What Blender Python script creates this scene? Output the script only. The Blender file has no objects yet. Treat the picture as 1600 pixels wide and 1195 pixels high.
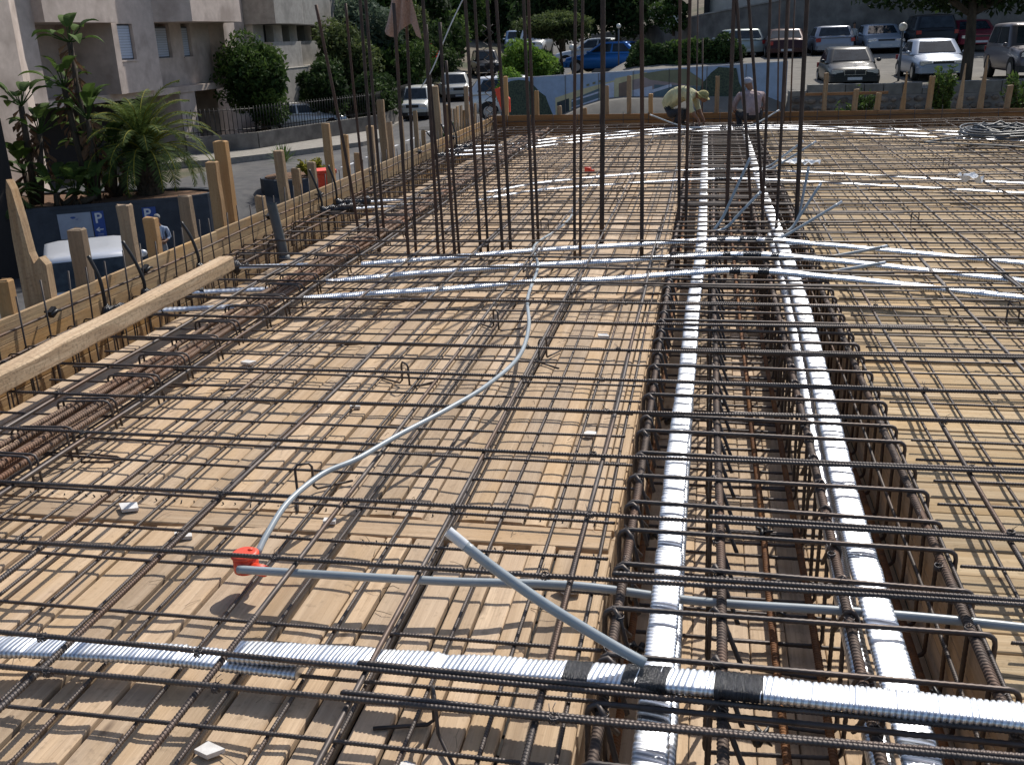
import bpy, bmesh, math, random
from mathutils import Vector, Matrix, Quaternion
rnd = random.Random(11)
S = bpy.context.scene
COL = S.collection
PI = math.pi
# ------------------------------------------------------------------ helpers
def smooth(t):
    t = max(0., min(1., t)); return t*t*(3-2*t)
ONES = ['', 'first', 'second', 'third', 'fourth', 'fifth', 'sixth', 'seventh', 'eighth', 'ninth', 'tenth', 'eleventh', 'twelfth', 'thirteenth', 'fourteenth', 'fifteenth', 'sixteenth', 'seventeenth', 'eighteenth', 'nineteenth']
TENS = {2: ('twenty', 'twentieth'), 3: ('thirty', 'thirtieth'), 4: ('forty', 'fortieth'), 5: ('fifty', 'fiftieth'), 6: ('sixty', 'sixtieth'), 7: ('seventy', 'seventieth'), 8: ('eighty', 'eightieth'), 9: ('ninety', 'ninetieth')}
def nth(n):
    if n < 20: return ONES[n]
    a, b = divmod(n, 10)
    return TENS[a][1] if b == 0 else TENS[a][0] + '-' + ONES[b]
class MB:
    def __init__(s): s.v = []; s.f = []; s.a = []; s.m = []; s.sm = []
    def add(s, vs, fs, val=0.5, mi=0, sm=False):
        o = len(s.v); s.v.extend([tuple(p) for p in vs])
        for f in fs:
            s.f.append([i+o for i in f]); s.a.append(val); s.m.append(mi); s.sm.append(sm)
    def box(s, x0, x1, y0, y1, z0, z1, val=0.5, mi=0, M=None):
        vs = [Vector(p) for p in ((x0,y0,z0),(x1,y0,z0),(x1,y1,z0),(x0,y1,z0),(x0,y0,z1),(x1,y0,z1),(x1,y1,z1),(x0,y1,z1))]
        if M: vs = [M @ p for p in vs]
        s.add(vs, [(0,3,2,1),(4,5,6,7),(0,1,5,4),(1,2,6,5),(2,3,7,6),(3,0,4,7)], val, mi)
    def prism(s, pts, z0, z1, val=0.5, mi=0, M=None):
        n = len(pts)
        ar = sum(pts[i][0]*pts[(i+1) % n][1]-pts[(i+1) % n][0]*pts[i][1] for i in range(n))
        if ar < 0: pts = pts[::-1]
        vs = [Vector((p[0], p[1], z0)) for p in pts]+[Vector((p[0], p[1], z1)) for p in pts]
        if M: vs = [M @ p for p in vs]
        s.add(vs, [tuple(range(n))[::-1], tuple(range(n, 2*n))]+[(i, (i+1) % n, n+(i+1) % n, n+i) for i in range(n)], val, mi)
    def loft(s, rings, val=0.5, mi=0, cap=True, sm=True, closed=True):
        n = len(rings[0]); vs = [p for r in rings for p in r]; fs = []
        for k in range(len(rings)-1):
            for i in range(n if closed else n-1):
                j = (i+1) % n
                fs.append((k*n+i, k*n+j, (k+1)*n+j, (k+1)*n+i))
        s.add(vs, fs, val, mi, sm)
        if cap and closed:
            o = len(s.v)-len(vs)
            for f in (list(range(n))[::-1], [(len(rings)-1)*n+i for i in range(n)]):
                s.f.append([i+o for i in f]); s.a.append(val); s.m.append(mi); s.sm.append(False)
    def tube(s, path, r, n=6, val=0.5, mi=0, cap=True, sm=True, tilt=0.0):
        # r: number or list per point
        P = [Vector(p) for p in path]; rings = []; up = None
        for i, p in enumerate(P):
            t = (P[min(i+1, len(P)-1)]-P[max(i-1, 0)])
            if t.length < 1e-9: t = Vector((0, 0, 1))
            t.normalize()
            if up is None:
                up = Vector((0, 0, 1)) if abs(t.z) < .9 else Vector((0, 1, 0))
            a = up.cross(t)
            if a.length < 1e-6: a = Vector((1, 0, 0)).cross(t)
            a.normalize(); b = t.cross(a); up = b
            rr = r[i] if isinstance(r, (list, tuple)) else r
            rings.append([p+a*(math.cos(2*PI*k/n)*rr)+b*(math.sin(2*PI*k/n)*rr)+t*(tilt*math.cos(2*PI*k/n)) for k in range(n)])
        s.loft(rings, val, mi, cap, sm)
    def flat(s, path, rx, ry, hs, n=16, val=0.5, mi=0, tilt=0., p=.5, groove=False):
        P = [Vector(q) for q in path]; rings = []; up = Vector((0, 0, 1))
        for i, q in enumerate(P):
            t = (P[min(i+1, len(P)-1)]-P[max(i-1, 0)]); t.normalize(); a = up.cross(t); a.normalize(); b = t.cross(a); h = hs[i] if isinstance(hs, list) else hs; ring = []
            for k in range(n):
                c_, s_ = math.cos(2*PI*k/n), math.sin(2*PI*k/n)
                x = math.copysign(abs(c_)**(p+.25), c_)*(rx+h); z = math.copysign(abs(s_)**p, s_)*(ry+h)
                ring.append(q+a*x+b*z+t*(tilt*x/rx))
            rings.append(ring)
        k0 = len(s.a); s.loft(rings, val, mi, True, True)
        if groove:
            for q in range((len(rings)-1)*n): s.a[k0+q] = (.9, .85, .12, .2)[(q//n) % 4]  # groove faces get a darker tone, crease shade put into the colour
    def ball(s, c, r, n=10, val=0.5, mi=0, sc=(1, 1, 1)):
        c = Vector(c); rings = []
        m = max(4, n//2)
        for i in range(m+1):
            th = PI*i/m; zz = -math.cos(th); rr = max(math.sin(th), 1e-3)
            rings.append([c+Vector((r*sc[0]*rr*math.cos(2*PI*k/n), r*sc[1]*rr*math.sin(2*PI*k/n), r*sc[2]*zz)) for k in range(n)])
        s.loft(rings, val, mi)
    def mesh(s, name, mats):
        me = bpy.data.meshes.new(name)
        me.from_pydata(s.v, [], s.f)
        if not isinstance(mats, (list, tuple)): mats = [mats]
        for m in mats: me.materials.append(m)
        me.polygons.foreach_set('material_index', s.m)
        me.polygons.foreach_set('use_smooth', s.sm)
        at = me.attributes.new('v', 'FLOAT', 'FACE'); at.data.foreach_set('value', s.a)
        me.update(); return me
    def build(s, name, mats, parent=None, loc=None):
        o = bpy.data.objects.new(name, s.mesh(name, mats)); COL.objects.link(o)
        if parent: o.parent = parent
        if loc: o.location = loc
        return o
def link(name, me, parent=None, loc=(0, 0, 0), rz=0):
    o = bpy.data.objects.new(name, me); COL.objects.link(o); o.location = loc; o.rotation_euler = (0, 0, rz)
    if parent: o.parent = parent
    return o
def tag(o, label=None, cat=None, group=None, kind=None):
    if label: o['label'] = label
    if cat: o['category'] = cat
    if group: o['group'] = group
    if kind: o['kind'] = kind
    return o
def empty(name, loc=(0, 0, 0), rz=0, label=None, cat=None, group=None):
    o = bpy.data.objects.new(name, None); COL.objects.link(o); o.location = loc; o.rotation_euler = (0, 0, rz)
    o.empty_display_size = .1
    return tag(o, label, cat, group)
def catmull(pts, step):
    P = [Vector(p) for p in pts]; P = [P[0]*2-P[1]]+P+[P[-1]*2-P[-2]]; out = []
    for i in range(1, len(P)-2):
        a, b, c, d = P[i-1:i+3]; n = max(1, int((c-b).length/step))
        for k in range(n):
            t = k/n
            out.append(.5*((2*b)+(c-a)*t+(2*a-5*b+4*c-d)*t*t+(3*b-a-3*c+d)*t**3))
    out.append(P[-2]); return out
# ------------------------------------------------------------------ materials
def nodes(name):
    m = bpy.data.materials.new(name); m.use_nodes = True; t = m.node_tree
    return m, t, t.nodes['Principled BSDF'], lambda k: t.nodes.new(k)
def noise_mat(name, c1, c2, scale=5, rough=.8, metal=0, stretch=(1, 1, 1), bump=.2, bdist=.01, attr=0.0, detail=6, c3=None, c3scale=1.5, c3amt=.5, lo=.35, hi=.65, spec=.5, rot=(0, 0, 0)):
    m, t, p, N = nodes(name)
    L = t.links.new
    tc = N('ShaderNodeTexCoord'); mp = N('ShaderNodeMapping'); mp.inputs['Scale'].default_value = stretch; mp.inputs['Rotation'].default_value = rot
    at = N('ShaderNodeAttribute'); at.attribute_name = 'v'
    ml = N('ShaderNodeVectorMath'); ml.operation = 'MULTIPLY_ADD'
    cb = N('ShaderNodeCombineXYZ')
    for i in range(3): L(at.outputs['Fac'], cb.inputs[i])
    L(cb.outputs[0], ml.inputs[0]); ml.inputs[1].default_value = (37, 23, 51); L(tc.outputs['Object'], ml.inputs[2])
    L(ml.outputs[0], mp.inputs[0])
    n = N('ShaderNodeTexNoise'); n.inputs['Scale'].default_value = scale; n.inputs['Detail'].default_value = detail; n.inputs['Roughness'].default_value = .65
    L(mp.outputs[0], n.inputs['Vector'])
    r = N('ShaderNodeValToRGB'); r.color_ramp.elements[0].position = lo; r.color_ramp.elements[1].position = hi
    r.color_ramp.elements[0].color = (*c1, 1); r.color_ramp.elements[1].color = (*c2, 1)
    L(n.outputs['Fac'], r.inputs['Fac']); out = r.outputs['Color']
    if c3:
        n2 = N('ShaderNodeTexNoise'); n2.inputs['Scale'].default_value = c3scale; n2.inputs['Detail'].default_value = 5
        L(ml.outputs[0], n2.inputs['Vector'])
        mr = N('ShaderNodeMapRange'); mr.inputs['From Min'].default_value = .5; mr.inputs['From Max'].default_value = .68; mr.inputs['To Max'].default_value = c3amt
        L(n2.outputs['Fac'], mr.inputs['Value'])
        mx = N('ShaderNodeMix'); mx.data_type = 'RGBA'; L(mr.outputs[0], mx.inputs['Factor']); L(out, mx.inputs[6]); mx.inputs[7].default_value = (*c3, 1)
        out = mx.outputs[2]
    if attr:
        mr = N('ShaderNodeMapRange'); mr.inputs['To Min'].default_value = 1-attr; mr.inputs['To Max'].default_value = 1+attr
        L(at.outputs['Fac'], mr.inputs['Value'])
        hs = N('ShaderNodeHueSaturation'); L(mr.outputs[0], hs.inputs['Value']); L(out, hs.inputs['Color']); out = hs.outputs['Color']
    L(out, p.inputs['Base Color'])
    p.inputs['Roughness'].default_value = rough; p.inputs['Metallic'].default_value = metal
    p.inputs['Specular IOR Level'].default_value = spec
    if bump:
        b = N('ShaderNodeBump'); b.inputs['Strength'].default_value = bump; b.inputs['Distance'].default_value = bdist
        L(n.outputs['Fac'], b.inputs['Height']); L(b.outputs[0], p.inputs['Normal'])
    return m
wood_var = .28
def wood_mat(name, axis, light, dark, orange, rough=.8, knots=True, speck=0.0):
    """sawn board: grain along axis, per-board tone from attribute v, knots, stains"""
    m, t, p, N = nodes(name); L = t.links.new
    tc = N('ShaderNodeTexCoord'); at = N('ShaderNodeAttribute'); at.attribute_name = 'v'
    cb = N('ShaderNodeCombineXYZ')
    for i in range(3): L(at.outputs['Fac'], cb.inputs[i])
    ml = N('ShaderNodeVectorMath'); ml.operation = 'MULTIPLY_ADD'
    L(cb.outputs[0], ml.inputs[0]); ml.inputs[1].default_value = (97, 53, 71); L(tc.outputs['Object'], ml.inputs[2])
    def mapped(al, ac):
        mp = N('ShaderNodeMapping'); s = [ac, ac, ac]; s['XYZ'.index(axis)] = al; mp.inputs['Scale'].default_value = s
        L(ml.outputs[0], mp.inputs[0]); return mp.outputs[0]
    def noise(vec, sc, det=6, dist=0):
        n = N('ShaderNodeTexNoise'); n.inputs['Scale'].default_value = sc; n.inputs['Detail'].default_value = det; n.inputs['Distortion'].default_value = dist
        L(vec, n.inputs['Vector']); return n.outputs['Fac']
    def rng(v, a, b, c, d):
        mr = N('ShaderNodeMapRange'); mr.inputs[1].default_value = a; mr.inputs[2].default_value = b; mr.inputs[3].default_value = c; mr.inputs[4].default_value = d
        L(v, mr.inputs[0]); return mr.outputs[0]
    def mix(f, a, b, mode='MIX'):
        x = N('ShaderNodeMix'); x.data_type = 'RGBA'; x.blend_type = mode
        for s_, i in ((f, 0), (a, 6), (b, 7)):
            if isinstance(s_, tuple): x.inputs[i].default_value = (*s_, 1)
            elif isinstance(s_, float): x.inputs[i].default_value = s_
            else: L(s_, x.inputs[i])
        return x.outputs[2]
    g1 = noise(mapped(.9, 22), 1.6, 8, .6)      # rings
    g2 = noise(mapped(5, 160), 1.2, 4)         # fine fibres
    st = noise(mapped(1.3, 4.5), 1.3, 5)       # stains
    st2 = noise(mapped(.5, .6), 1.1, 3)
    dirt = noise(mapped(30, 30), 1.3, 5)
    c = mix(rng(g1, .36, .62, 0., 1.), light, dark)
    c = mix(rng(g2, .40, .70, 0., .5), c, tuple(x*.8 for x in dark))
    c = mix(rng(st, .5, .72, 0., .55), c, orange)
    c = mix(rng(st2, .5, .7, 0., .35), c, tuple(x*.62 for x in dark))
    c = mix(rng(noise(mapped(2.2, 2.2), 1.0, 6), .56, .74, 0., .26), c, tuple(x*.55 for x in dark))
    c = mix(rng(dirt, .56, .74, 0., .5), c, tuple(x*.5 for x in dark))
    if speck: c = mix(rng(noise(mapped(55, 55), 1.0, 3), .55, .6, 0., speck), c, (.1, .07, .05))
    if knots:
        vo = N('ShaderNodeTexVoronoi'); vo.inputs['Scale'].default_value = 1.0; L(mapped(1.3, 4.0), vo.inputs['Vector'])
        c = mix(rng(vo.outputs['Distance'], .02, .075, .85, 0.), c, (.10, .055, .028))
    fm = N('ShaderNodeMath'); fm.operation = 'MULTIPLY'; fm.inputs[1].default_value = 7.31; L(at.outputs['Fac'], fm.inputs[0])
    fr = N('ShaderNodeMath'); fr.operation = 'FRACT'; L(fm.outputs[0], fr.inputs[0])
    c = mix(rng(fr.outputs[0], .55, 1., 0., wood_var), c, orange)
    c = mix(rng(fr.outputs[0], .30, .0, 0., wood_var*.7), c, tuple((x+sum(dark)/3)*.5 for x in dark))
    hs = N('ShaderNodeHueSaturation'); L(rng(at.outputs['Fac'], 0, 1, .76, 1.12), hs.inputs['Value']); L(c, hs.inputs['Color'])
    L(hs.outputs[0], p.inputs['Base Color']); p.inputs['Roughness'].default_value = rough; p.inputs['Specular IOR Level'].default_value = .25
    b = N('ShaderNodeBump'); b.inputs['Strength'].default_value = .5; b.inputs['Distance'].default_value = .004
    ad = N('ShaderNodeMath'); ad.operation = 'ADD'; L(g2, ad.inputs[0]); L(g1, ad.inputs[1]); L(ad.outputs[0], b.inputs['Height'])
    L(b.outputs[0], p.inputs['Normal'])
    return m
def plain(name, c, rough=.5, metal=0, **k):
    d = tuple(x*.82 for x in c)
    return noise_mat(name, d, c, scale=k.pop('scale', 12), rough=rough, metal=metal, bump=k.pop('bump', .05), **k)
M = {}
M['deck'] = wood_mat('deck_wood', 'Y', (.63, .475, .325), (.49, .355, .235), (.53, .35, .18))
M['deckl'] = wood_mat('deck_wood_cross_board', 'X', (.64, .48, .32), (.52, .37, .24), (.54, .35, .18))
M['deckx'] = wood_mat('deck_wood_across', 'X', (.56, .435, .275), (.42, .30, .17), (.47, .29, .11))
wood_var = .55
M['wally'] = wood_mat('form_board_long', 'Y', (.50, .36, .20), (.36, .25, .15), (.50, .25, .06))
M['wallx'] = wood_mat('form_board_cross', 'X', (.34, .19, .09), (.22, .12, .06), (.34, .15, .04))  # darker copy of the form boards, far wall's shade put into the colour
M['post'] = wood_mat('post_timber', 'Z', (.44, .32, .20), (.31, .21, .125), (.46, .25, .09), speck=.18)
M['beam'] = wood_mat('beam_timber', 'Y', (.62, .47, .31), (.46, .32, .2), (.5, .33, .17), speck=.3)
M['rebar'] = noise_mat('rebar_steel', (.05, .043, .041), (.12, .10, .09), scale=9, rough=.5, metal=.45, bump=.1, bdist=.002, c3=(.12, .062, .033), c3scale=1.6, c3amt=.6)
M['bundle'] = noise_mat('bundle_rust', (.12, .075, .05), (.25, .155, .10), scale=22, rough=.75, metal=.15, bump=.2, bdist=.002, c3=(.22, .09, .04), c3scale=3, c3amt=.7)
M['rust'] = noise_mat('rusty_steel', (.10, .045, .022), (.24, .105, .04), scale=25, rough=.85, metal=.1, bump=.3, bdist=.002, c3=(.36, .16, .05), c3scale=5, c3amt=.8)
M['rustbrown'] = noise_mat('brown_steel', (.06, .042, .034), (.13, .09, .068), scale=20, rough=.65, metal=.3, bump=.2, bdist=.002, c3=(.2, .1, .055), c3scale=3, c3amt=.6)
M['colbar'] = noise_mat('column_steel', (.035, .026, .023), (.085, .06, .05), scale=16, rough=.7, metal=.25, bump=.3, bdist=.003, stretch=(1, 1, .4), c3=(.13, .06, .035), c3scale=1.2, c3amt=.6)
M['wire'] = plain('tie_wire', (.12, .11, .11), .4, .7)
M['duct'] = noise_mat('galvanised_duct', (.60, .62, .66), (.82, .84, .86), scale=16, rough=.40, metal=.95, bump=.25, bdist=.003, c3=(.40, .44, .52), c3scale=5, c3amt=.7, attr=.30)
M['tape'] = noise_mat('black_tape', (.008, .008, .01), (.035, .035, .04), scale=30, rough=.22, bump=1., bdist=.012, stretch=(4, .6, .6))
M['pvc'] = noise_mat('grey_pvc', (.27, .31, .335), (.39, .43, .455), scale=4, rough=.35, bump=.02)
M['pvcw'] = plain('white_pvc', (.72, .74, .76), .4)
M['pvcd'] = noise_mat('dark_pvc', (.055, .065, .075), (.09, .10, .11), scale=5, rough=.4, bump=.02)
M['black'] = plain('black_plastic', (.018, .018, .02), .45)
M['red'] = noise_mat('red_plastic', (.72, .05, .02), (.85, .10, .04), scale=20, rough=.45, bump=.1)
M['stone'] = noise_mat('marble_chip', (.55, .53, .50), (.78, .76, .73), scale=20, rough=.6, bump=.2)
M['paper'] = noise_mat('paper', (.72, .72, .72), (.85, .85, .85), scale=8, rough=.7, bump=.5)
M['cloth'] = noise_mat('burlap', (.34, .22, .17), (.48, .33, .27), scale=60, rough=.95, bump=.4, bdist=.01)
M['asphalt'] = noise_mat('asphalt', (.05, .05, .055), (.09, .088, .088), scale=3, rough=.9, bump=.3, bdist=.01, c3=(.125, .12, .112), c3scale=.3, c3amt=.9)
M['lot'] = noise_mat('dusty_asphalt', (.125, .115, .10), (.19, .175, .15), scale=2.5, rough=.95, bump=.3, bdist=.01, c3=(.14, .13, .115), c3scale=.35, c3amt=.7)
M['pave'] = noise_mat('pavement_stone', (.22, .205, .18), (.31, .29, .26), scale=6, rough=.9, bump=.2)
M['soil'] = noise_mat('soil', (.10, .06, .035), (.20, .11, .065), scale=6, rough=1, bump=.8, bdist=.05)
M['dirt'] = noise_mat('dry_ground', (.10, .085, .06), (.18, .15, .11), scale=1.5, rough=1, bump=.6, bdist=.08, c3=(.04, .055, .02), c3scale=.3, c3amt=.9)
M['conc'] = noise_mat('weathered_concrete', (.13, .12, .11), (.22, .205, .185), scale=2, rough=.95, bump=.35, bdist=.02, c3=(.07, .065, .06), c3scale=.9, c3amt=.8)
M['streak'] = None
M['plaster'] = noise_mat('beige_render', (.47, .39, .34), (.58, .485, .43), scale=3, rough=.95, bump=.25, bdist=.008, c3=(.30, .24, .205), c3scale=.9, c3amt=.75)
M['plasterg'] = noise_mat('grey_render', (.27, .255, .235), (.37, .35, .32), scale=4, rough=.95, bump=.25, bdist=.01, c3=(.16, .15, .14), c3scale=.8, c3amt=.6)
M['plasterl'] = noise_mat('light_render', (.42, .39, .35), (.52, .49, .44), scale=3, rough=.95, bump=.2)
M['void'] = plain('dark_interior', (.02, .018, .018), .9)  # near-black colour standing in for deep shade in gaps and recesses
M['darkwall'] = noise_mat('slate_blue_paint', (.035, .042, .055), (.055, .064, .08), scale=3, rough=.8, bump=.2, c3=(.02, .025, .035), c3scale=.8, c3amt=.6)
M['shutter'] = noise_mat('roller_shutter', (.42, .47, .56), (.50, .55, .64), scale=2, stretch=(.1, .1, 14), rough=.6, bump=.5, bdist=.01)
M['frame'] = plain('window_frame', (.10, .11, .13), .5)
M['glass'] = noise_mat('car_glass', (.008, .012, .016), (.03, .04, .05), scale=3, rough=.07, bump=0, spec=.4)
M['tyre'] = plain('tyre_rubber', (.015, .015, .015), .85)
M['rim'] = plain('wheel_rim', (.42, .43, .45), .35, .8)
M['chrome'] = plain('chrome', (.65, .66, .68), .18, 1)
M['lamp'] = noise_mat('headlamp', (.35, .38, .42), (.65, .68, .72), scale=30, rough=.12, metal=.6, bump=.2)
M['tail'] = plain('tail_lamp', (.35, .02, .02), .25)
M['plate'] = plain('number_plate', (.55, .57, .6), .5)
M['iron'] = plain('black_iron', (.02, .02, .022), .5, .4)
M['globe'] = plain('lamp_globe', (.75, .73, .68), .3)
M['skin'] = plain('skin', (.24, .12, .07), .6, scale=30)
M['blue'] = plain('sign_blue', (.02, .07, .30), .5)
M['white'] = plain('white_paint', (.70, .71, .74), .5)
M['signgrey'] = plain('pale_sign_board', (.34, .38, .47), .55, scale=3)
def paint(name, c, metal=.25, rough=.32):
    m = noise_mat(name, tuple(x*.93 for x in c), c, scale=2.5, rough=rough, metal=metal, bump=0)
    p = m.node_tree.nodes['Principled BSDF']; p.inputs['Specular IOR Level'].default_value = .3; p.inputs['Coat Weight'].default_value = .08; p.inputs['Coat Roughness'].default_value = .08
    return m
def leaf_mat(name, c1, c2, rough=.5):
    m, t, p, N = nodes(name); L = t.links.new
    at = N('ShaderNodeAttribute'); at.attribute_name = 'v'
    r = N('ShaderNodeValToRGB'); r.color_ramp.elements[0].color = (*c1, 1); r.color_ramp.elements[1].color = (*c2, 1)
    L(at.outputs['Fac'], r.inputs['Fac']); L(r.outputs[0], p.inputs['Base Color']); p.inputs['Roughness'].default_value = .75; p.inputs['Specular IOR Level'].default_value = .2
    tr = N('ShaderNodeBsdfTranslucent'); L(r.outputs[0], tr.inputs['Color'])
    ms = N('ShaderNodeMixShader'); ms.inputs[0].default_value = .3; L(p.outputs[0], ms.inputs[1]); L(tr.outputs[0], ms.inputs[2])
    L(ms.outputs[0], t.nodes['Material Output'].inputs['Surface'])
    return m
LF = {'dark': leaf_mat('leaf_dark', (.014, .030, .010), (.07, .115, .036)), 'mid': leaf_mat('leaf_mid', (.022, .05, .014), (.115, .18, .042)),
      'olive': leaf_mat('leaf_olive', (.035, .055, .022), (.16, .20, .065)), 'bright': leaf_mat('leaf_bright', (.05, .11, .02), (.20, .32, .05)),
      'grey': leaf_mat('leaf_greygreen', (.04, .065, .045), (.15, .20, .13)), 'red': leaf_mat('flower_red', (.35, .03, .03), (.7, .08, .06)),
      'whitef': leaf_mat('flower_white', (.5, .5, .45), (.8, .8, .75)), 'palm': leaf_mat('palm_leaf', (.025, .05, .015), (.13, .18, .045)),
      'yellow': leaf_mat('leaf_yellow', (.16, .16, .02), (.38, .34, .05)), 'dry': leaf_mat('leaf_dry', (.06, .035, .02), (.2, .12, .07))}
M['bark'] = noise_mat('bark', (.035, .028, .02), (.09, .07, .05), scale=8, stretch=(1, 1, .3), rough=1, bump=.8, bdist=.03)
# ------------------------------------------------------------------ camera, light, world
cam = bpy.data.cameras.new('camera'); co = bpy.data.objects.new('camera', cam); COL.objects.link(co); S.camera = co
cam.sensor_width = 36; cam.lens = 34.76; cam.clip_end = 2000; cam.clip_start = .05
co.matrix_world = Matrix(((.98203, -.02973, .18637, 0), (.18557, .33194, -.92487, 0), (-.03437, .94283, .33149, 1.8), (0, 0, 0, 1)))
sd = Vector((.27, .86, 1.02)).normalized()
elev = math.asin(sd.z); azi = math.atan2(sd.x, sd.y)
sl = bpy.data.lights.new('sun', 'SUN'); sl.energy = 4.5; sl.angle = math.radians(.53); sl.color = (1, .95, .87)
so = bpy.data.objects.new('sun', sl); COL.objects.link(so); so.rotation_euler = (-sd).to_track_quat('-Z', 'Y').to_euler(); so.location = (5, 15, 20)
w = bpy.data.worlds.new('World'); S.world = w; w.use_nodes = True
nt = w.node_tree; sky = nt.nodes.new('ShaderNodeTexSky'); sky.sky_type = 'NISHITA'; sky.sun_disc = False
sky.sun_elevation = elev; sky.sun_rotation = azi; sky.dust_density = 1.5
nt.links.new(sky.outputs[0], nt.nodes['Background'].inputs[0]); nt.nodes['Background'].inputs[1].default_value = .1255
S.view_settings.view_transform = 'Standard'; S.view_settings.look = 'None'; S.view_settings.exposure = 0
# ------------------------------------------------------------------ formwork deck
def plank(mb, p0, p1, w, th, val, roll=0., zt=0.):
    """sawn board along p0->p1 (xy), top at zt, chamfered, slightly cupped and wavy"""
    a = Vector((p0[0], p0[1], 0)); b = Vector((p1[0], p1[1], 0)); d = b-a; L = d.length; d.normalize(); s = Vector((d.y, -d.x, 0))
    n = max(2, int(L/.7)+1); c = .004; rings = []
    cup = rnd.uniform(-.003, .003)
    for i in range(n+1):
        t = i/n; o = a+d*(L*t); ww = w/2+rnd.uniform(-.0012, .0012); dz = rnd.uniform(-.0015, .0015)+zt
        pr = [(-ww, -th), (ww, -th), (ww, -c), (ww-c, 0), (0, cup), (-ww+c, 0), (-ww, -c)]
        rings.append([o+s*x+Vector((0, 0, z+dz+x*roll)) for x, z in pr])
    mb.loft(rings, val, 0, True, False)
# left bay: boards run away from the viewer, broken by single cross boards
mb = MB()
rows = [(-2.0, 3.235), (3.385, 6.84), (6.97, 10.3), (10.42, 13.9), (14.02, 17.3), (17.42, 18.75)]
x = -3.62
for r_, (ya, yb) in enumerate(rows):
    x = -3.62
    while x < -.30:
        wd = rnd.choice((.085, .10, .11, .125, .15)) + rnd.uniform(-.008, .008)
        if x+wd > -.33: wd = -.30-x
        if wd < .03: break
        cuts = [ya+rnd.uniform(-.0, .012)]
        if rnd.random() < .45: cuts.append(rnd.uniform(ya+.9, yb-.9) if yb-ya > 2 else (ya+yb)/2)
        cuts.append(yb-rnd.uniform(0, .03))
        for k in range(len(cuts)-1):
            gap = rnd.choice((.006, .008, .011, .018))
            plank(mb, (x+wd/2+rnd.uniform(-.002, .002), cuts[k]+.003), (x+wd/2+rnd.uniform(-.002, .002), cuts[k+1]-.003), wd-gap, .028, rnd.random(), rnd.uniform(-.062, .062), rnd.uniform(-.009, .004))
        x += wd
tag(mb.build('formwork_deck', M['deck']), kind='structure')
mb = MB()
for (ya, yb) in rows:
    for yy in (ya+.04, yb-.05, (ya+yb)/2):
        x = -3.58
        while x < -.32:
            mb.tube([(x, yy+rnd.uniform(-.012, .012), -.01), (x, yy, .0035)], .003, 6); x += rnd.uniform(.035, .09)
tag(mb.build('nails', M['iron']), 'small dark nail heads in the ends of the deck boards', 'nails', kind='stuff')
mb = MB()
for k in range(len(rows)-1):
    ya, yb = rows[k][1], rows[k+1][0]; xa = -3.6
    while xa < -.31:
        xb = min(-.31, xa+rnd.uniform(.9, 2.2))
        plank(mb, (xa+.004, (ya+yb)/2), (xb-.004, (ya+yb)/2), yb-ya-.008, .03, rnd.random(), rnd.uniform(-.03, .03), rnd.uniform(-.004, .002)); xa = xb
tag(mb.build('formwork_deck', M['deckl']), kind='structure')
# right bay: boards run across
mb = MB(); y = -2.0
while y < 18.7:
    wd = rnd.choice((.10, .12, .14, .16))+rnd.uniform(-.01, .01); xa = .86
    while xa < 8.9:
        xb = min(9., xa+rnd.uniform(1.6, 4.0))
        if 9-xb < .5: xb = 9.
        plank(mb, (xa+.002, y+wd/2), (xb-.002, y+wd/2+rnd.uniform(-.003, .003)), wd-rnd.choice((.002, .003, .006)), .028, rnd.random(), rnd.uniform(-.04, .04), rnd.uniform(-.005, .004)); xa = xb
    y += wd
tag(mb.build('formwork_deck', M['deckx']), kind='structure')
# near-black sheets below the decks: painted shade behind the board gaps
mb = MB()
mb.box(-3.62, -.33, -2, 18.75, -.10, -.045); mb.box(.885, 9, -2, 18.7, -.10, -.045)
tag(mb.build('formwork_deck', M['void']), kind='structure')
# beam troughs (centre, left edge, far edge): bottoms and side boards
BZ = -.45
mb = MB()
for xa, xb in ((-.30, .86),):
    x = xa
    while x < xb-.02:
        wd = min(rnd.choice((.11, .14, .19)), xb-x); y = -2
        while y < 19.4:
            y2 = min(19.4, y+rnd.uniform(1.1, 3.2)); plank(mb, (x+wd/2, y+.003), (x+wd/2, y2-.003), wd-.004, .03, rnd.random(), rnd.uniform(-.03, .03), BZ+rnd.uniform(-.004, .004)); y = y2
        x += wd
x = -4.1
while x < -3.65:
    plank(mb, (x+.075, -2), (x+.075, 19.4), .145, .03, rnd.random()*.4, 0, BZ); x += .15
for xs in (-.312, .872):
    for zi in range(3):
        y = -2
        while y < 18.75:
            y2 = min(18.75, y+rnd.uniform(1.8, 3.5)); mb.box(xs-.012, xs+.012, y+.002, y2-.002, BZ+.14*zi+.0, BZ+.14*zi+.136, rnd.random()); y = y2
for zi in range(3): mb.box(-3.645, -3.622, -2, 18.75, BZ+.14*zi, BZ+.14*zi+.136, rnd.random())
tag(mb.build('beam_trough', M['deck']), kind='structure')
mb = MB()
y = 18.77
for zi in range(3): mb.box(-3.6, -.33, y, y+.022, BZ+.14*zi, BZ+.14*zi+.136, .2); mb.box(.885, 9, 18.71, 18.73, BZ+.14*zi, BZ+.14*zi+.136, .2)
for k in range(5): mb.box(-4.1, -.33, 18.8+.13*k, 18.92+.13*k, BZ-.03, BZ, rnd.random()*.4); mb.box(.88, 9, 18.8+.13*k, 18.92+.13*k, BZ-.03, BZ, rnd.random()*.4)
tag(mb.build('beam_trough', M['deckx']), kind='structure')
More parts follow.
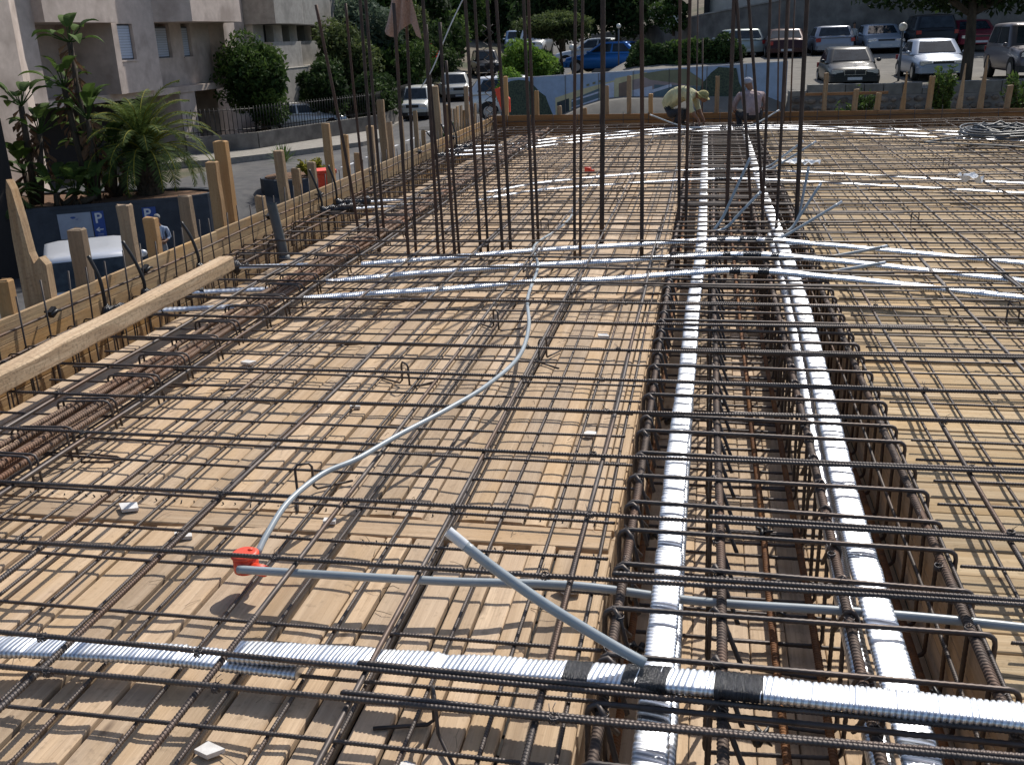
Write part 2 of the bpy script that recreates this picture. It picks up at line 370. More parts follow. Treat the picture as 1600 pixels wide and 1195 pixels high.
# edge formwork: two boards high, left and far side
fw = empty('formwork_wall', (-4.115, 8, 0), 0, 'low two-board timber formwork wall along the left edge of the slab', 'formwork wall')
for zi, (za, zb) in enumerate(((-.46, -.30), (-.295, -.15), (-.145, -.005), (0, .148), (.152, .30))):
    y = -2+rnd.uniform(-1, 0)
    while y < 19.5:
        y2 = min(19.6, y+rnd.uniform(2.2, 4.1)); b = MB(); dx = rnd.uniform(-.003, .003); dz = rnd.uniform(-.004, .004); v = rnd.random()
        n = 6
        rings = []
        for i in range(n+1):
            yy = y+.002+(y2-y-.004)*i/n; wv = rnd.uniform(-.002, .002)
            rings.append([Vector((-.0125+dx+wv, yy-8, za)), Vector((.0125+dx+wv, yy-8, za)), Vector((.0125+dx+wv, yy-8, zb-.003+dz)), Vector((.0095+dx+wv, yy-8, zb+dz)), Vector((-.0095+dx+wv, yy-8, zb+dz)), Vector((-.0125+dx+wv, yy-8, zb-.003+dz))])
        b.loft(rings, v, 0, True, False); b.build('board', M['wally'], fw); y = y2
fb = empty('formwork_wall', (2.5, 19.425, 0), 0, 'shaded brown timber formwork wall closing the far side of the slab', 'formwork wall')
for zi, (za, zb) in enumerate(((-.46, -.30), (-.295, -.15), (-.145, -.005), (0, .158), (.162, .325))):
    x = -6.7
    while x < 6.5:
        x2 = min(6.6, x+rnd.uniform(2.4, 4.1)); b = MB(); sl_ = -.011
        v = rnd.random(); dy = rnd.uniform(-.003, .003)
        z_ = lambda xx, zz: zz-(.0 if zz < .1 else .085*(xx+6.7)/13)
        b.add([(x+.002, dy, z_(x, za)), (x2-.002, dy, z_(x2, za)), (x2-.002, dy+.025, z_(x2, za)), (x+.002, dy+.025, z_(x, za)), (x+.002, dy, z_(x, zb)), (x2-.002, dy, z_(x2, zb)), (x2-.002, dy+.025, z_(x2, zb)), (x+.002, dy+.025, z_(x, zb))],
              [(0,3,2,1),(4,5,6,7),(0,1,5,4),(1,2,6,5),(2,3,7,6),(3,0,4,7)], v)
        b.build('board', M['wallx'], fb); x = x2
# ------------------------------------------------------------------ posts outside the formwork
def post(x, y, z0, z1, lx, w, kind='sq', th=None):
    mb = MB(); th = th or w*.62; H = z1-z0; n = 9; rings = []
    for i in range(n+1):
        t = i/n; cx = lx*t+rnd.uniform(-.004, .004)*w/.12; k = 1-.06*t
        a, b = w/2*k, th/2*k
        if kind == 'point' and t > .62: a *= max(.12, 1-(t-.62)/.38*.9); cx -= lx*.0
        rings.append([Vector((cx+sx*a+rnd.uniform(-.003, .003), sy*b+rnd.uniform(-.003, .003), H*t)) for sx, sy in ((-1, -.8), (-.8, -1), (.8, -1), (1, -.8), (1, .8), (.8, 1), (-.8, 1), (-1, .8))])
    if kind != 'point':
        rings.append([Vector((r.x*.8+lx*.2+rnd.uniform(-.004, .004), r.y*.75, H+rnd.uniform(.0, .014))) for r in rings[-1]])
    mb.loft(rings, rnd.random(), 0, True, False)
    o = mb.build('timber_post', M['post']); o.location = (x, y, z0); return o
LP = [(5.14,-4.15,.50,.12),(5.93,-4.14,.66,.142),(6.56,-4.16,.72,.127),(6.92,-4.19,.56,.125),(7.49,-4.19,.64,.13),(8.01,-4.18,.85,.129),(8.23,-4.18,1.0,.15),(8.89,-4.19,.42,.115),(9.48,-4.21,.78,.121),(9.8,-4.19,.56,.11),(10.23,-4.19,.57,.107),(10.79,-4.2,.93,.112),(11.24,-4.16,.76,.108),(11.63,-4.16,.51,.096),(12.24,-4.18,.77,.117),(12.84,-4.21,1.05,.122),(13.07,-4.19,.75,.097),(13.58,-4.19,.78,.073),(14.27,-4.18,.8,.077),(14.65,-4.18,.49,.078),(15.71,-4.23,1.07,.12),(16.35,-4.23,.74,.087),(17.56,-4.18,.97,.093)]
for i, (y, xt, zt, w_) in enumerate(LP):
    w_ *= .82
    o = post(-4.128-w_/2, y+w_*.3, -.6, zt, xt+4.17-.0, w_, 'sq', w_*.75)
    tag(o, '%s timber post from the near end outside the left formwork wall' % nth(i+1), 'post', 'timber posts outside the left formwork wall')
# broken one
mb = MB()
prof = [(-.09, 0), (.09, 0), (.085, 1.12), (.05, 1.17), (.01, 1.13), (-.01, 1.2), (-.03, 1.42), (-.055, 1.60), (-.075, 1.66), (-.09, 1.58), (-.10, 1.3), (-.095, .8)]
mb2 = [Vector((p[0], -.045, p[1])) for p in prof], [Vector((p[0]*.96, .045, p[1]*.995)) for p in prof]
n = len(prof); mb.add(mb2[0]+mb2[1], [tuple(range(n)), tuple(range(n, 2*n))[::-1]]+[(j, i, n+i, n+j) for i in range(n) for j in ((i+1) % n,)], .75)
o = mb.build('timber_post', M['post']); o.location = (-4.235, 5.55, -.6); o.rotation_euler = (0, math.radians(1.5), math.radians(10))
tag(o, 'tallest near post outside left formwork wall, its top split off into a long splinter', 'post', 'timber posts outside the left formwork wall')
BP = [(-3.85,1.04),(-3.25,.76),(-2.79,.47),(-2.31,.42),(-1.89,.82),(-1.47,.99),(-1.06,.65),(.15,.94),(2.08,.94),(2.58,.65),(2.97,.57),(3.42,.93),(3.86,.84),(4.39,1.04),(4.74,1.16),(5.17,.65),(5.7,.9),(6.3,.7)]
for i, (x, zt) in enumerate(BP):
    pt = i in (11, 13, 14)
    o = post(x, 19.51, -.6, zt, rnd.uniform(-.02, .03) if i < 9 else .06, .10 if i > 8 else .085, 'point' if pt else 'sq', .07)
    tag(o, '%s %stimber post from the left behind the far formwork wall' % (nth(i+1), 'pointed ' if pt else ''), 'post', 'timber posts behind the far formwork wall')
# boards stacked upright at the far left corner
for i in range(9):
    b = MB(); h = .62+rnd.uniform(-.05, .1); b.box(-.045, .045, -.011, .011, -.6, h, rnd.random()); o = b.build('fence_board', M['post']); o.location = (-4.22-.004*i, 16.6+i*.24, 0); o.rotation_euler = (rnd.uniform(-.03, .03), 0, PI/2-.1)
    tag(o, '%s upright board of the short brown board screen at the far left corner' % nth(i+1), 'board', 'upright boards at the far left corner')
b = MB(); b.box(1.75, 3.2, 19.56, 19.58, .55, .60, .6)
o = b.build('timber_rail', M['wallx']); tag(o, 'thin horizontal rail nailed across posts in front of the stone wall', 'rail')
# timber beam lying across the left side
mb = MB(); L0 = Vector((-3.62, .95, .14)); L1 = Vector((-3.32, 6.4, .34)); dv = (L1-L0).normalized(); sv = Vector((dv.y, -dv.x, 0)).normalized(); uv = sv.cross(dv)
rings = []
for i in range(25):
    t = i/24; p = L0.lerp(L1, t); j = lambda: rnd.uniform(-.0035, .0035)
    rings.append([p+sv*(a*.058+j())+uv*(b_*.05+j()) for a, b_ in ((-1, -.8), (-.85, -1), (.85, -1), (1, -.8), (1, .8), (.85, 1), (-.85, 1), (-1, .8))])
mb.loft(rings, .9, 0, True, False)
tag(mb.build('timber_beam', M['beam']), 'long rough squared timber beam lying over the bars along the left formwork wall', 'timber beam')
# ------------------------------------------------------------------ reinforcement
def bar_mesh(name, L, r, mat, rib_from=0, rib_to=0, pitch=.011, sag=.004, hook0=0, hook1=0, seed=0, n=6, hookdir=-1):
    """straight deformed bar along +X starting at 0; ribs modelled between rib_from and rib_to"""
    R = random.Random(seed); xs = []; rr = []
    x = 0.
    while x < L:
        xs.append(x)
        if rib_from <= x < rib_to:
            rr.append(r); xs += [x+pitch*.45, x+pitch*.55, x+pitch*.8]; rr += [r*.99, r*1.12, r*1.12]; x += pitch
        else: rr.append(r*1.03); x += .12
    xs.append(L); rr.append(r)
    ph = [R.uniform(0, 6.28) for _ in range(4)]; fr = [R.uniform(.5, 1.1), R.uniform(1.6, 3.2)]
    f = lambda x: Vector((x, sag*1.3*math.sin(fr[0]*x+ph[0])+sag*.5*math.sin(fr[1]*x+ph[1]), sag*math.sin(fr[0]*x*1.3+ph[2])+sag*.6*math.sin(fr[1]*x*1.2+ph[3])))
    path = [f(x) for x in xs]
    def hook(p, sgn, hl):
        q = []
        for k in range(1, 5):
            a = k/4*PI/2; q.append((p+Vector((sgn*.035*math.sin(a), 0, hookdir*.035*(1-math.cos(a))))))
        q.append(q[-1]+Vector((0, 0, hookdir*hl))); return q
    if hook0: h = hook(path[0], -1, hook0); path = h[::-1]+path; rr = [r]*len(h)+rr
    if hook1: h = hook(path[-1], 1, hook1); path = path+h; rr = rr+[r]*len(h)
    mb = MB(); mb.tube(path, rr, n, .5, 0, True, True, tilt=r*.55)
    return mb.mesh(name, mat)
def rebar(me, loc, rz=0, label='', group='', name='reinforcement_bar', cat='reinforcement bar', ry=0):
    o = link(name, me, None, loc, rz)
    if ry: o.rotation_euler = (0, ry, rz)
    return tag(o, label, cat, group)
ZT = .155   # underside level of the top mat
# top cross bars -----------------------------------------------------
TY = [1.62, 2.02, 2.20, 2.71, 3.16, 3.67, 4.15, 4.61, 5.09]
while TY[-1] < 18.2: TY.append(TY[-1]+rnd.uniform(.42, .54))
tl = [bar_mesh('bar_mesh', 4.9+.25*k, .0080, M['rebar'], 0, 99, .0115, .0045, .10, 0, k) for k in range(3)]
tlf = [bar_mesh('bar_mesh', 4.9+.25*k, .0075, M['rebar'], 0, 0, .012, .006, .10, 0, k+5) for k in range(3)]
tr = [bar_mesh('bar_mesh', 7.2, .0084, M['rebar'], 0, 4.5, .0125, .0045, 0, 0, k+9) for k in range(3)]
trf = [bar_mesh('bar_mesh', 7.2, .0078, M['rebar'], 0, 0, .012, .006, 0, 0, k+12) for k in range(3)]
ties = MB()
for k in range(3):
    for i in range(7):
        a0 = rnd.uniform(0, 6); ties.tube([(.0145*math.cos(a0+i)*1., .013*math.sin(a0+i), .010*math.sin(i*2.2)) for i in range(6)], .0011, 4)
ties.tube([(0, 0, .008), (.008, .012, .02), (.02, .014, .03)], .0011, 4); ties.tube([(0, 0, .008), (-.008, .008, .022), (.002, .02, .034)], .0011, 4)
tie_me = ties.mesh('wire_tie', M['wire'])
TX = [-3.15, -2.68, -2.25, -1.80, -1.30, -.885, -.385]       # top lengthwise bars, left
TXR = [1.03, 1.52, 1.97, 2.45, 2.9, 3.38, 3.85, 4.33, 4.8, 5.3]
for i, y in enumerate(TY):
    near = y < 6.5
    sk = rnd.uniform(-.012, .012); L = (tl if near else tlf)[i % 3]
    o = rebar(L, (-3.72+rnd.uniform(-.12, .12), y, ZT+.026), sk-.005, '%s dark top bar hooked at the left edge, counted from the front' % nth(i+1), 'top bars hooked at the left edge')
    if near:
        for q, xx in enumerate(TX):
            if rnd.random() < .7: link('wire_tie', tie_me, o, (xx+3.72, .002, 0), rnd.uniform(0, 6))
    x0 = rnd.choice((-.25, -.1, .05, .15)) if i > 2 else -.9
    o = rebar((tr if near else trf)[i % 3], (x0, y+rnd.choice((.018, -.018, .03))+.006, ZT+.028), sk*.5-.006, '%s top bar over the beam and right bay, counted from the front' % nth(i+1), 'top bars crossing the right bay')
    if near:
        for q, xx in enumerate((TXR[0], TXR[1])): link('wire_tie', tie_me, o, (xx-x0, .002, 0), rnd.uniform(0, 6))
# lengthwise top bars -------------------------------------------------
ll = [bar_mesh('bar_mesh', 12.0, .0094, M['rebar'], 1.5, 6.5, .012, .005, 0, 0, 20+k) for k in range(3)]
llf = [bar_mesh('bar_mesh', 10.5, .0086, M['rebar'], 0, 0, .012, .006, 0, 0, 25+k) for k in range(2)]
c = 0
for i, x in enumerate(TX+TXR):
    left = i < len(TX); side = 'left' if left else 'right'; k = i+1 if left else i+1-len(TX)
    ylap = rnd.uniform(6.5, 9.5)
    a = rnd.uniform(-.004, .004)
    rebar(ll[i % 3], (x, ylap-12.0+.7, ZT+.004), PI/2+a, '%s lengthwise top bar from the left in the near half of the %s bay' % (nth(k), side), 'lengthwise top bars, near half')
    rebar(llf[i % 2], (x+.022-a*7, ylap-.2, ZT+.004), PI/2+a, '%s lengthwise top bar from the left in the far half of the %s bay' % (nth(k), side), 'lengthwise top bars, far half')
# bottom mat -----------------------------------------------------------
BYL = [1.55, 1.80, 2.05, 2.28, 2.54, 2.87, 3.105, 3.4, 3.72, 3.94]
while BYL[-1] < 18.4: BYL.append(BYL[-1]+rnd.uniform(.21, .30))
bl = [bar_mesh('bar_mesh', 3.33, .0064, M['rebar'], 0, 99, .010, .003, 0, 0, 30+k, 5) for k in range(3)]
blf = [bar_mesh('bar_mesh', 3.33, .0064, M['rebar'], 0, 0, .010, .004, 0, 0, 34+k, 5) for k in range(3)]
for i, y in enumerate(BYL):
    rebar((bl if y < 5 else blf)[i % 3], (-3.62+rnd.uniform(-.05, .05), y, .043), rnd.uniform(-.015, .008), '%s thin bottom bar across the left bay, counted from the front' % nth(i+1) if i < 60 else 'thin bottom bar across the far end of the left bay', 'bottom bars across the left bay')
br = [bar_mesh('bar_mesh', 5.6, .0062, M['rebar'], 0, 99, .010, .003, 0, 0, 40+k, 5) for k in range(3)]
brf = [bar_mesh('bar_mesh', 7.6, .0064, M['rebar'], 0, 0, .010, .004, 0, 0, 44+k, 5) for k in range(3)]
y = 1.6; i = 0
while y < 18.4:
    rebar((br if y < 5 else brf)[i % 3], (.9+rnd.uniform(-.02, .04), y, .043), rnd.uniform(-.012, .008), '%s thin bottom bar across the right bay, counted from the front' % nth(i+1), 'bottom bars across the right bay')
    y += rnd.uniform(.20, .26); i += 1
BXL = [-.336, -.53, -.736, -.93, -1.119, -1.314, -1.513, -1.761, -1.96, -2.16, -2.36, -2.57, -2.78, -2.98, -3.2, -3.42]
bb = [bar_mesh('bar_mesh', 18.3, .0066, M['rebar'], 1.2, 5.0, .0105, .003, 0, 0, 50+k, 5) for k in range(3)]
for i, x in enumerate(BXL):
    rebar(bb[i % 3], (x, .4, .028), PI/2+rnd.uniform(-.002, .002), '%s thin lengthwise bottom bar left of the beam' % nth(i+1), 'lengthwise bottom bars, left bay')
i = 0; x = 1.03
while x < 6.2:
    rebar(bb[i % 3], (x, .4, .028), PI/2+rnd.uniform(-.002, .002), '%s thin lengthwise bottom bar right of the beam' % nth(i+1), 'lengthwise bottom bars, right bay')
    x += rnd.uniform(.175, .21); i += 1
# central beam cages ----------------------------------------------------
cb = [bar_mesh('bar_mesh', 18.9, .0145, M['rustbrown'], 1.2, 6.0, .015, .004, 0, 0, 60+k, 8) for k in range(2)]
cr = [bar_mesh('bar_mesh', 18.9, .0135, M['rust'], 1.2, 6.0, .015, .004, 0, 0, 63+k, 8) for k in range(2)]
sideN = bar_mesh('bar_mesh', 18.9, .0075, M['rebar'], 1.2, 4.5, .011, .004, 0, 0, 66, 6)
for k, (x, z, me, lab) in enumerate([(-.225, .128, cb[0], 'thick brown top bar along the left edge of the central beam cage'), (.08, .128, cb[1], 'thick brown top bar left of centre in the central beam cage'), (.455, .128, cb[0], 'thick brown top bar right of centre in the central beam cage'), (.785, .128, cb[1], 'thick brown top bar along the right edge of the central beam cage'), (.83, .11, sideN, 'thin bar beside the right edge top bar of the beam cage'),
        (-.235, -.395, cr[0], 'orange rusty bottom bar at the left of the central beam trough'), (.30, -.395, cr[1], 'left of two orange rusty bottom bars in the middle of the beam trough'), (.45, -.395, cr[0], 'right of two orange rusty bottom bars in the middle of the beam trough'), (.80, -.395, cr[1], 'orange rusty bottom bar at the right of the central beam trough'),
        (-.255, -.12, sideN, 'thin rusty side bar halfway down the left of the beam trough'), (.81, -.12, sideN, 'thin rusty side bar halfway down the right of the beam trough')]):
    rebar(me, (x, .3, z), PI/2+rnd.uniform(-.0008, .0008), lab, 'lengthwise bars of the central beam', 'beam_bar', 'beam bar')
def stirrup_mesh(x0, x1, z0, z1, r, hooks, seed, ribs=False, lean=.0):
    rc = .028; P = []
    def arc(cx, cz, a0, a1):
        for k in range(5):
            a = a0+(a1-a0)*k/4; P.append((cx+rc*math.cos(a), lean*(cz+rc*math.sin(a)), cz+rc*math.sin(a)))
    if hooks == 2:   # open U hanging on the two inner top bars
        P += [(x1-.05, .075, z1-.12), (x1-.03, .02, z1-.02), (x1-.012, .004, z1)]
        P += [(x1, 0, z1-.02)]; arc(x1-rc, z0+rc, 0, -PI/2); arc(x0+rc, z0+rc, -PI/2, -PI)
        P += [(x0, 0, z1-.02), (x0+.012, -.004, z1), (x0+.035, -.03, z1-.02), (x0+.095, -.085, z1-.16)]
    else:
        if hooks: P += [(x0+.075, .06, z1-.13), (x0+.02, .014, z1-.035), (x0+.01, .010, z1-.008), (x0+rc, .008, z1+.002)]
        arc(x1-rc, z1-rc, PI/2, 0); arc(x1-rc, z0+rc, 0, -PI/2); arc(x0+rc, z0+rc, -PI/2, -PI); arc(x0+rc, z1-rc, PI, PI/2)
        if hooks: P += [(x0+.045, -.02, z1-.01), (x0+.085, -.05, z1-.15)]
        else: P.append((x1-rc-.002, .0, z1))
    Q = [Vector(p) for p in P]
    path = []
    for a, b in zip(Q[:-1], Q[1:]):
        n = max(1, int((b-a).length/(.011 if ribs else 9)))
        for k in range(n): path.append(a.lerp(b, k/n))
    path.append(Q[-1])
    rr = [r*(1.14 if (ribs and k % 2) else 1) for k in range(len(path))]
    mb = MB(); mb.tube(path, rr, 6, .5, 0, True, True, tilt=r*.4 if ribs else 0); return mb.mesh('stirrup_mesh', M['rebar'])
so_n = [stirrup_mesh(-.262, .845, -.415, .152, .0078, True, 0, True, .03), stirrup_mesh(-.255, .842, -.415, .15, .0078, True, 1, True, -.05)]
so_f = [stirrup_mesh(-.262, .845, -.415, .152, .008, False, 0, False)]
si_n = [stirrup_mesh(.052, .482, -.41, .15, .0072, 2, 0, True, -.08), stirrup_mesh(.055, .48, -.41, .148, .0072, 2, 0, True, .12)]
si_f = [stirrup_mesh(.052, .482, -.41, .15, .0075, 2, 0, False)]
SY = [1.7, 1.91, 2.133, 2.356, 2.593, 2.86, 3.095, 3.318, 3.547, 3.779, 4.016, 4.207, 4.476, 4.68]
while SY[-1] < 18.6: SY.append(SY[-1]+rnd.uniform(.19, .25))
for i, y in enumerate(SY):
    o = link('stirrup', (so_n if y < 7 else so_f)[i % (2 if y < 7 else 1)], None, (0, y, 0), rnd.uniform(-.02, .008))
    tag(o, '%s wide stirrup round the whole central beam cage, counted from the front' % nth(i+1), 'stirrup', 'wide stirrups of the central beam')
    o = link('stirrup', (si_n if y < 7 else si_f)[i % (2 if y < 7 else 1)], None, (0, y+.05, 0), rnd.uniform(-.12, .08))
    tag(o, '%s narrow inner stirrup of the central beam cage, counted from the front' % nth(i+1), 'stirrup', 'narrow inner stirrups of the central beam')
    if y < 6:
        for xx in (-.22, .08, .455, .785): link('wire_tie', tie_me, o, (xx, -.05, .135), rnd.uniform(0, 6))
# rusty bundle along the left and its hat bars
bu = [bar_mesh('bar_mesh', 18.2, .0135, M['bundle'], 1.5, 8.0, .016, .006, 0, 0, 70+k, 7) for k in range(3)]
for k, (x, z) in enumerate([(-3.07, .135), (-3.02, .14), (-2.965, .138), (-2.91, .14), (-2.865, .132), (-2.94, .108), (-3.04, .105)]):
    rebar(bu[k % 3], (x, .2+rnd.uniform(0, .3), z), PI/2+rnd.uniform(-.0015, .0015), '%s thick rusty bar from the left in the bundle along the left bay' % nth(k+1), 'rusty bar bundle along the left bay', 'bundle_bar', 'bundle bar')
def hat_mesh(w, h, r):
    P = [(-w/2-.02, 0, 0), (-w/2, 0, .02), (-w/2, 0, h-.02), (-w/2+.01, 0, h-.005), (-w/2+.03, 0, h), (w/2-.03, 0, h), (w/2-.01, 0, h-.006), (w/2, 0, h-.025), (w/2+.01, 0, .01)]
    mb = MB(); mb.tube(P, r, 6); P2 = [(x+.01, y+.035, z) for x, y, z in P]; mb.tube(P2, r, 6); return mb.mesh('hat_mesh', M['rebar'])
hat = hat_mesh(.27, .162, .0058)
y = 2.0; i = 0
while y < 18:
    o = link('hat_bar', hat, None, (-2.96+rnd.uniform(-.03, .03), y, .012), rnd.uniform(-.12, .12)); o.rotation_euler.x = rnd.uniform(-.1, .1)
    tag(o, '%s bent double hat bar over the rusty bundle, counted from the front' % nth(i+1), 'hat bar', 'hat bars over the rusty bundle'); y += rnd.uniform(.27, .40); i += 1
# left edge beam cage
ec = [bar_mesh('bar_mesh', 18.9, .0085, M['rustbrown'], 0, 0, .016, .008, 0, 0, 80+k, 6) for k in range(2)]
for k, (x, z) in enumerate([(-4.0, .10), (-3.72, .11), (-3.99, -.38), (-3.72, -.38), (-3.86, .118), (-4.04, .235), (-4.04, -.05)]):
    rebar(ec[k % 2], (x, .3, z), PI/2, '%s brown lengthwise bar of the left edge beam cage' % nth(k+1), 'lengthwise bars of the left edge beam', 'beam_bar', 'beam bar')
es = stirrup_mesh(-.16, .16, -.41, .125, .005, False, 0)
y = 2.2; i = 0
while y < 18.8:
    o = link('stirrup', es, None, (-3.86, y, 0), rnd.uniform(-.1, .1)); tag(o, '%s narrow stirrup of the left edge beam cage, counted from the front' % nth(i+1), 'stirrup', 'stirrups of the left edge beam'); y += rnd.uniform(.16, .24); i += 1
# far edge beam
fe = [bar_mesh('bar_mesh', 12.6, .0085, M['rustbrown'], 0, 0, .016, .006, 0, 0, 84+k, 6) for k in range(2)]
for k, (y, z) in enumerate([(18.86, .11), (19.05, .12), (19.3, .10), (18.86, -.3), (19.3, -.3), (19.38, .2)]):
    rebar(fe[k % 2], (-4.0, y, z), 0, '%s brown cross bar of the far edge beam cage' % nth(k+1), 'cross bars of the far edge beam', 'beam_bar', 'beam bar')
es2 = stirrup_mesh(-.22, .22, -.41, .125, .006, False, 0)
x = -3.6; i = 0
while x < 6:
    o = link('stirrup', es2, None, (x, 19.08, 0), PI/2+rnd.uniform(-.1, .1)); tag(o, '%s stirrup of the far edge beam cage, counted from the left' % nth(i+1), 'stirrup', 'stirrups of the far edge beam'); x += rnd.uniform(.18, .24); i += 1
# vertical edge bars
eb = MB(); eb.tube([(.2, 0, -.25), (.03, 0, -.26), (0, 0, -.23), (-.004, 0, .1), (0, 0, .46)], .0058, 6); eb = eb.mesh('edge_bar_mesh', M['rebar'])
y = 4.05; i = 0
while y < 19.2:
    o = link('edge_bar', eb, None, (-4.03+rnd.uniform(0, .03), y, rnd.uniform(-.03, .03)), rnd.uniform(-.3, .3)); o.rotation_euler.x = rnd.uniform(-.07, .05); o.rotation_euler.y = rnd.uniform(-.05, .05)
    tag(o, '%s thin upright bar against the left formwork wall, counted from the front' % nth(i+1), 'upright bar', 'upright bars against the left formwork wall'); y += rnd.uniform(.2, .27); i += 1
x = -3.8; i = 0
while x < 6.4:
    o = link('edge_bar', eb, None, (x, 19.37, -.12+rnd.uniform(-.03, .02)), PI/2*3+rnd.uniform(-.2, .2)); o.rotation_euler.y = rnd.uniform(-.06, .06); o.rotation_euler.x = rnd.uniform(-.05, .05)
    tag(o, '%s thin upright bar against the far formwork wall, counted from the left' % nth(i+1), 'upright bar', 'upright bars against the far formwork wall'); x += rnd.uniform(.36, .5); i += 1
# column starter bars
CB = [((-3.14,8.68),(-3.35,2.1),.014),((-3.13,8.89),(-3.16,2.11),.012),((-2.86,8.39),(-2.85,3.2),.014),((-2.9,8.68),(-2.91,3.2),.014),((-2.43,7.87),(-2.41,2.06),.014),((-2.44,8.13),(-2.39,2.08),.013),((-2.21,8.01),(-2.22,3.2),.014),((-2.2,8.14),(-2.23,1.9),.012),((-2.07,8.01),(-2.09,1.91),.014),((-2.06,8.14),(-2.09,1.62),.012),((-1.87,8.14),(-1.93,3.2),.014),((-1.82,8.22),(-1.87,3.2),.012),((-1.69,8.2),(-1.78,3.2),.014),((-1.63,8.23),(-1.7,3.2),.014),((-1.45,8.34),(-1.48,3.2),.014),((-1.49,8.85),(-1.54,3.2),.014),((-1.05,8.04),(-1.0,3.2),.013),((-.97,7.78),(-.91,3.2),.012),((-.9,8.8),(-.88,3.2),.022),((-.5,8.05),(-.53,3.2),.017),((-.23,9.1),(-.27,3.2),.015),((-.165,9.1),(-.18,3.2),.015),((.2,9.1),(.18,3.2),.018),((.47,9.11),(.2,3.2),.014),((.57,9.17),(.3,3.2),.014),((.51,9.11),(.47,3.2),.013),((.63,9.11),(.63,3.2),.014),((.81,9.17),(.78,3.2),.020)]
for i, ((x, y), (xt, zt), r) in enumerate(CB):
    if zt > 3: xt = x+(xt-x)*1.55 if abs(xt-x) > .15 else xt
    z0 = -.42 if x > -.3 else -.02
    mb = MB(); n = 14; P = []
    for k in range(n+1):
        t = k/n; P.append((x+(xt-x)*(t**1.15)+.004*math.sin(t*5+i), y+.006*math.sin(t*4+i*2), z0+(zt-z0)*t))
    mb.tube(P, r, 7); me = mb.mesh('column_bar', M['colbar'])
    o = link('column_bar', me); tag(o, '%s tall upright column bar counted from the left above the middle of the slab' % nth(i+1), 'column bar', 'tall upright column bars')
for i, (x, xt, zt) in enumerate([(-.19, -.24, 2.08), (-.09, -.13, 1.62), (1.27, 1.14, 2.21), (1.48, 1.41, 2.08), (1.36, 1.33, 1.9)]):
    mb = MB(); mb.tube([(x, 19, -.4), ((x+xt)/2, 19.01, (zt)/2), (xt, 19, zt+(1 if zt > 1.7 else 0))], .014, 6); o = mb.build('column_bar', M['rustbrown'])
    tag(o, '%s tall upright bar from the left rising at the far edge of the slab' % nth(i+1), 'column bar', 'tall upright bars at the far edge')
# wavy link cage piece hanging among the bars
mb = MB()
for k in range(6):
    z0 = 1.1+k*.13; mb.tube([(-1.79, 8.2, z0), (-1.70, 8.2, z0+.07), (-1.79, 8.2, z0+.13)], .004, 5); mb.tube([(-1.70, 8.2, z0), (-1.79, 8.2, z0+.07), (-1.70, 8.2, z0+.13)], .004, 5)
tag(mb.build('wire_lattice', M['rebar']), 'thin zigzag wire lattice tied to two left column bars', 'lattice')
# chairs (bent spacer bars)
def chair_mesh(w=.07, h=.14, f=.17):
    mb = MB(); mb.tube([(-w/2-.02, -f, .006), (-w/2-.003, -.02, .006), (-w/2, -.002, .02), (-w/2, 0, h-.02), (-w/2+.012, 0, h-.003), (w/2-.012, 0, h-.003), (w/2, 0, h-.02), (w/2, .002, .03), (w/2+.015, .01, .012), (w/2+f, .04, .008)], .0058, 6)
    return mb.mesh('chair_mesh', M['rebar'])
cm = chair_mesh()
for i, (x, y, r) in enumerate([(-.68, 2.15, -1.2), (-1.62, 3.55, .5), (-1.58, 4.9, 2.4), (-1.3, 6.0, 2.2), (1.9, 6.4, 0), (2.4, 7.1, .3), (-.9, 5.4, 1), (-1.5, 9.3, 0), (-.95, 11.3, .3), (1.9, 9.6, .2), (3.3, 10.6, .2), (3.6, 12.3, 0), (1.5, 12.6, .4), (3.0, 13.6, .1), (-1.2, 14.4, .2), (-2.0, 12.6, 1.)]):
    o = link('spacer_chair', cm, None, (x, y, .0), r); tag(o, '%s bent bar chair holding up the top mat, counted roughly from the front' % nth(i+1), 'bar chair', 'bent bar chairs')
# loose hooked bar ends at left
for i, (x, y, r) in enumerate([(-2.7, 3.75, .1), (-2.5, 4.75, .3), (-2.15, 5.6, .2), (-2.2, 6.6, .1)]):
    mb = MB(); mb.tube([(-.75, 0, .06), (-.1, .04, .03), (.06, .03, .02), (.10, 0, .02), (.05, -.03, .02), (-.08, -.035, .02)], .0055, 6)
    o = mb.build('hooked_bar', M['rustbrown']); o.location = (x, y, 0); o.rotation_euler = (0, 0, r); tag(o, '%s short bar with a returned hook lying on the boards beside the rusty bundle' % nth(i+1), 'hooked bar', 'short hooked bars beside the rusty bundle')
# ------------------------------------------------------------------ ducts and conduits
def duct_obj(name, pts, R, pitch, label, group, n=16, amp=.003, flat=.30, tapes=(), cat='duct'):
    root = empty(name, pts[0], 0, label, cat, group)
    P = catmull(pts, pitch/4); o = Vector(pts[0]); R_ = random.Random(len(P)); hh = []; w_ = 0
    for k in range(len(P)):
        w_ = w_*.93+R_.uniform(-.0006, .0006)-(.004 if R_.random() < .006 else 0); hh.append((0, 0, 0, -amp)[k % 4]+w_)
    mb = MB(); mb.flat([p-o for p in P], R, R*flat, hh, n, tilt=pitch*.4, groove=True); mb.build('corrugated_pipe', M['duct'], root)
    for (xa, xb) in tapes:
        Q = [p-o for p in P if xa <= p.x <= xb]
        if len(Q) > 4:
            mb = MB(); mb.flat(Q, R, R*flat, [.0022+R_.uniform(-.0012, .002) for _ in Q], n, tilt=0); mb.build('black_tape', M['tape'], root)
    return root
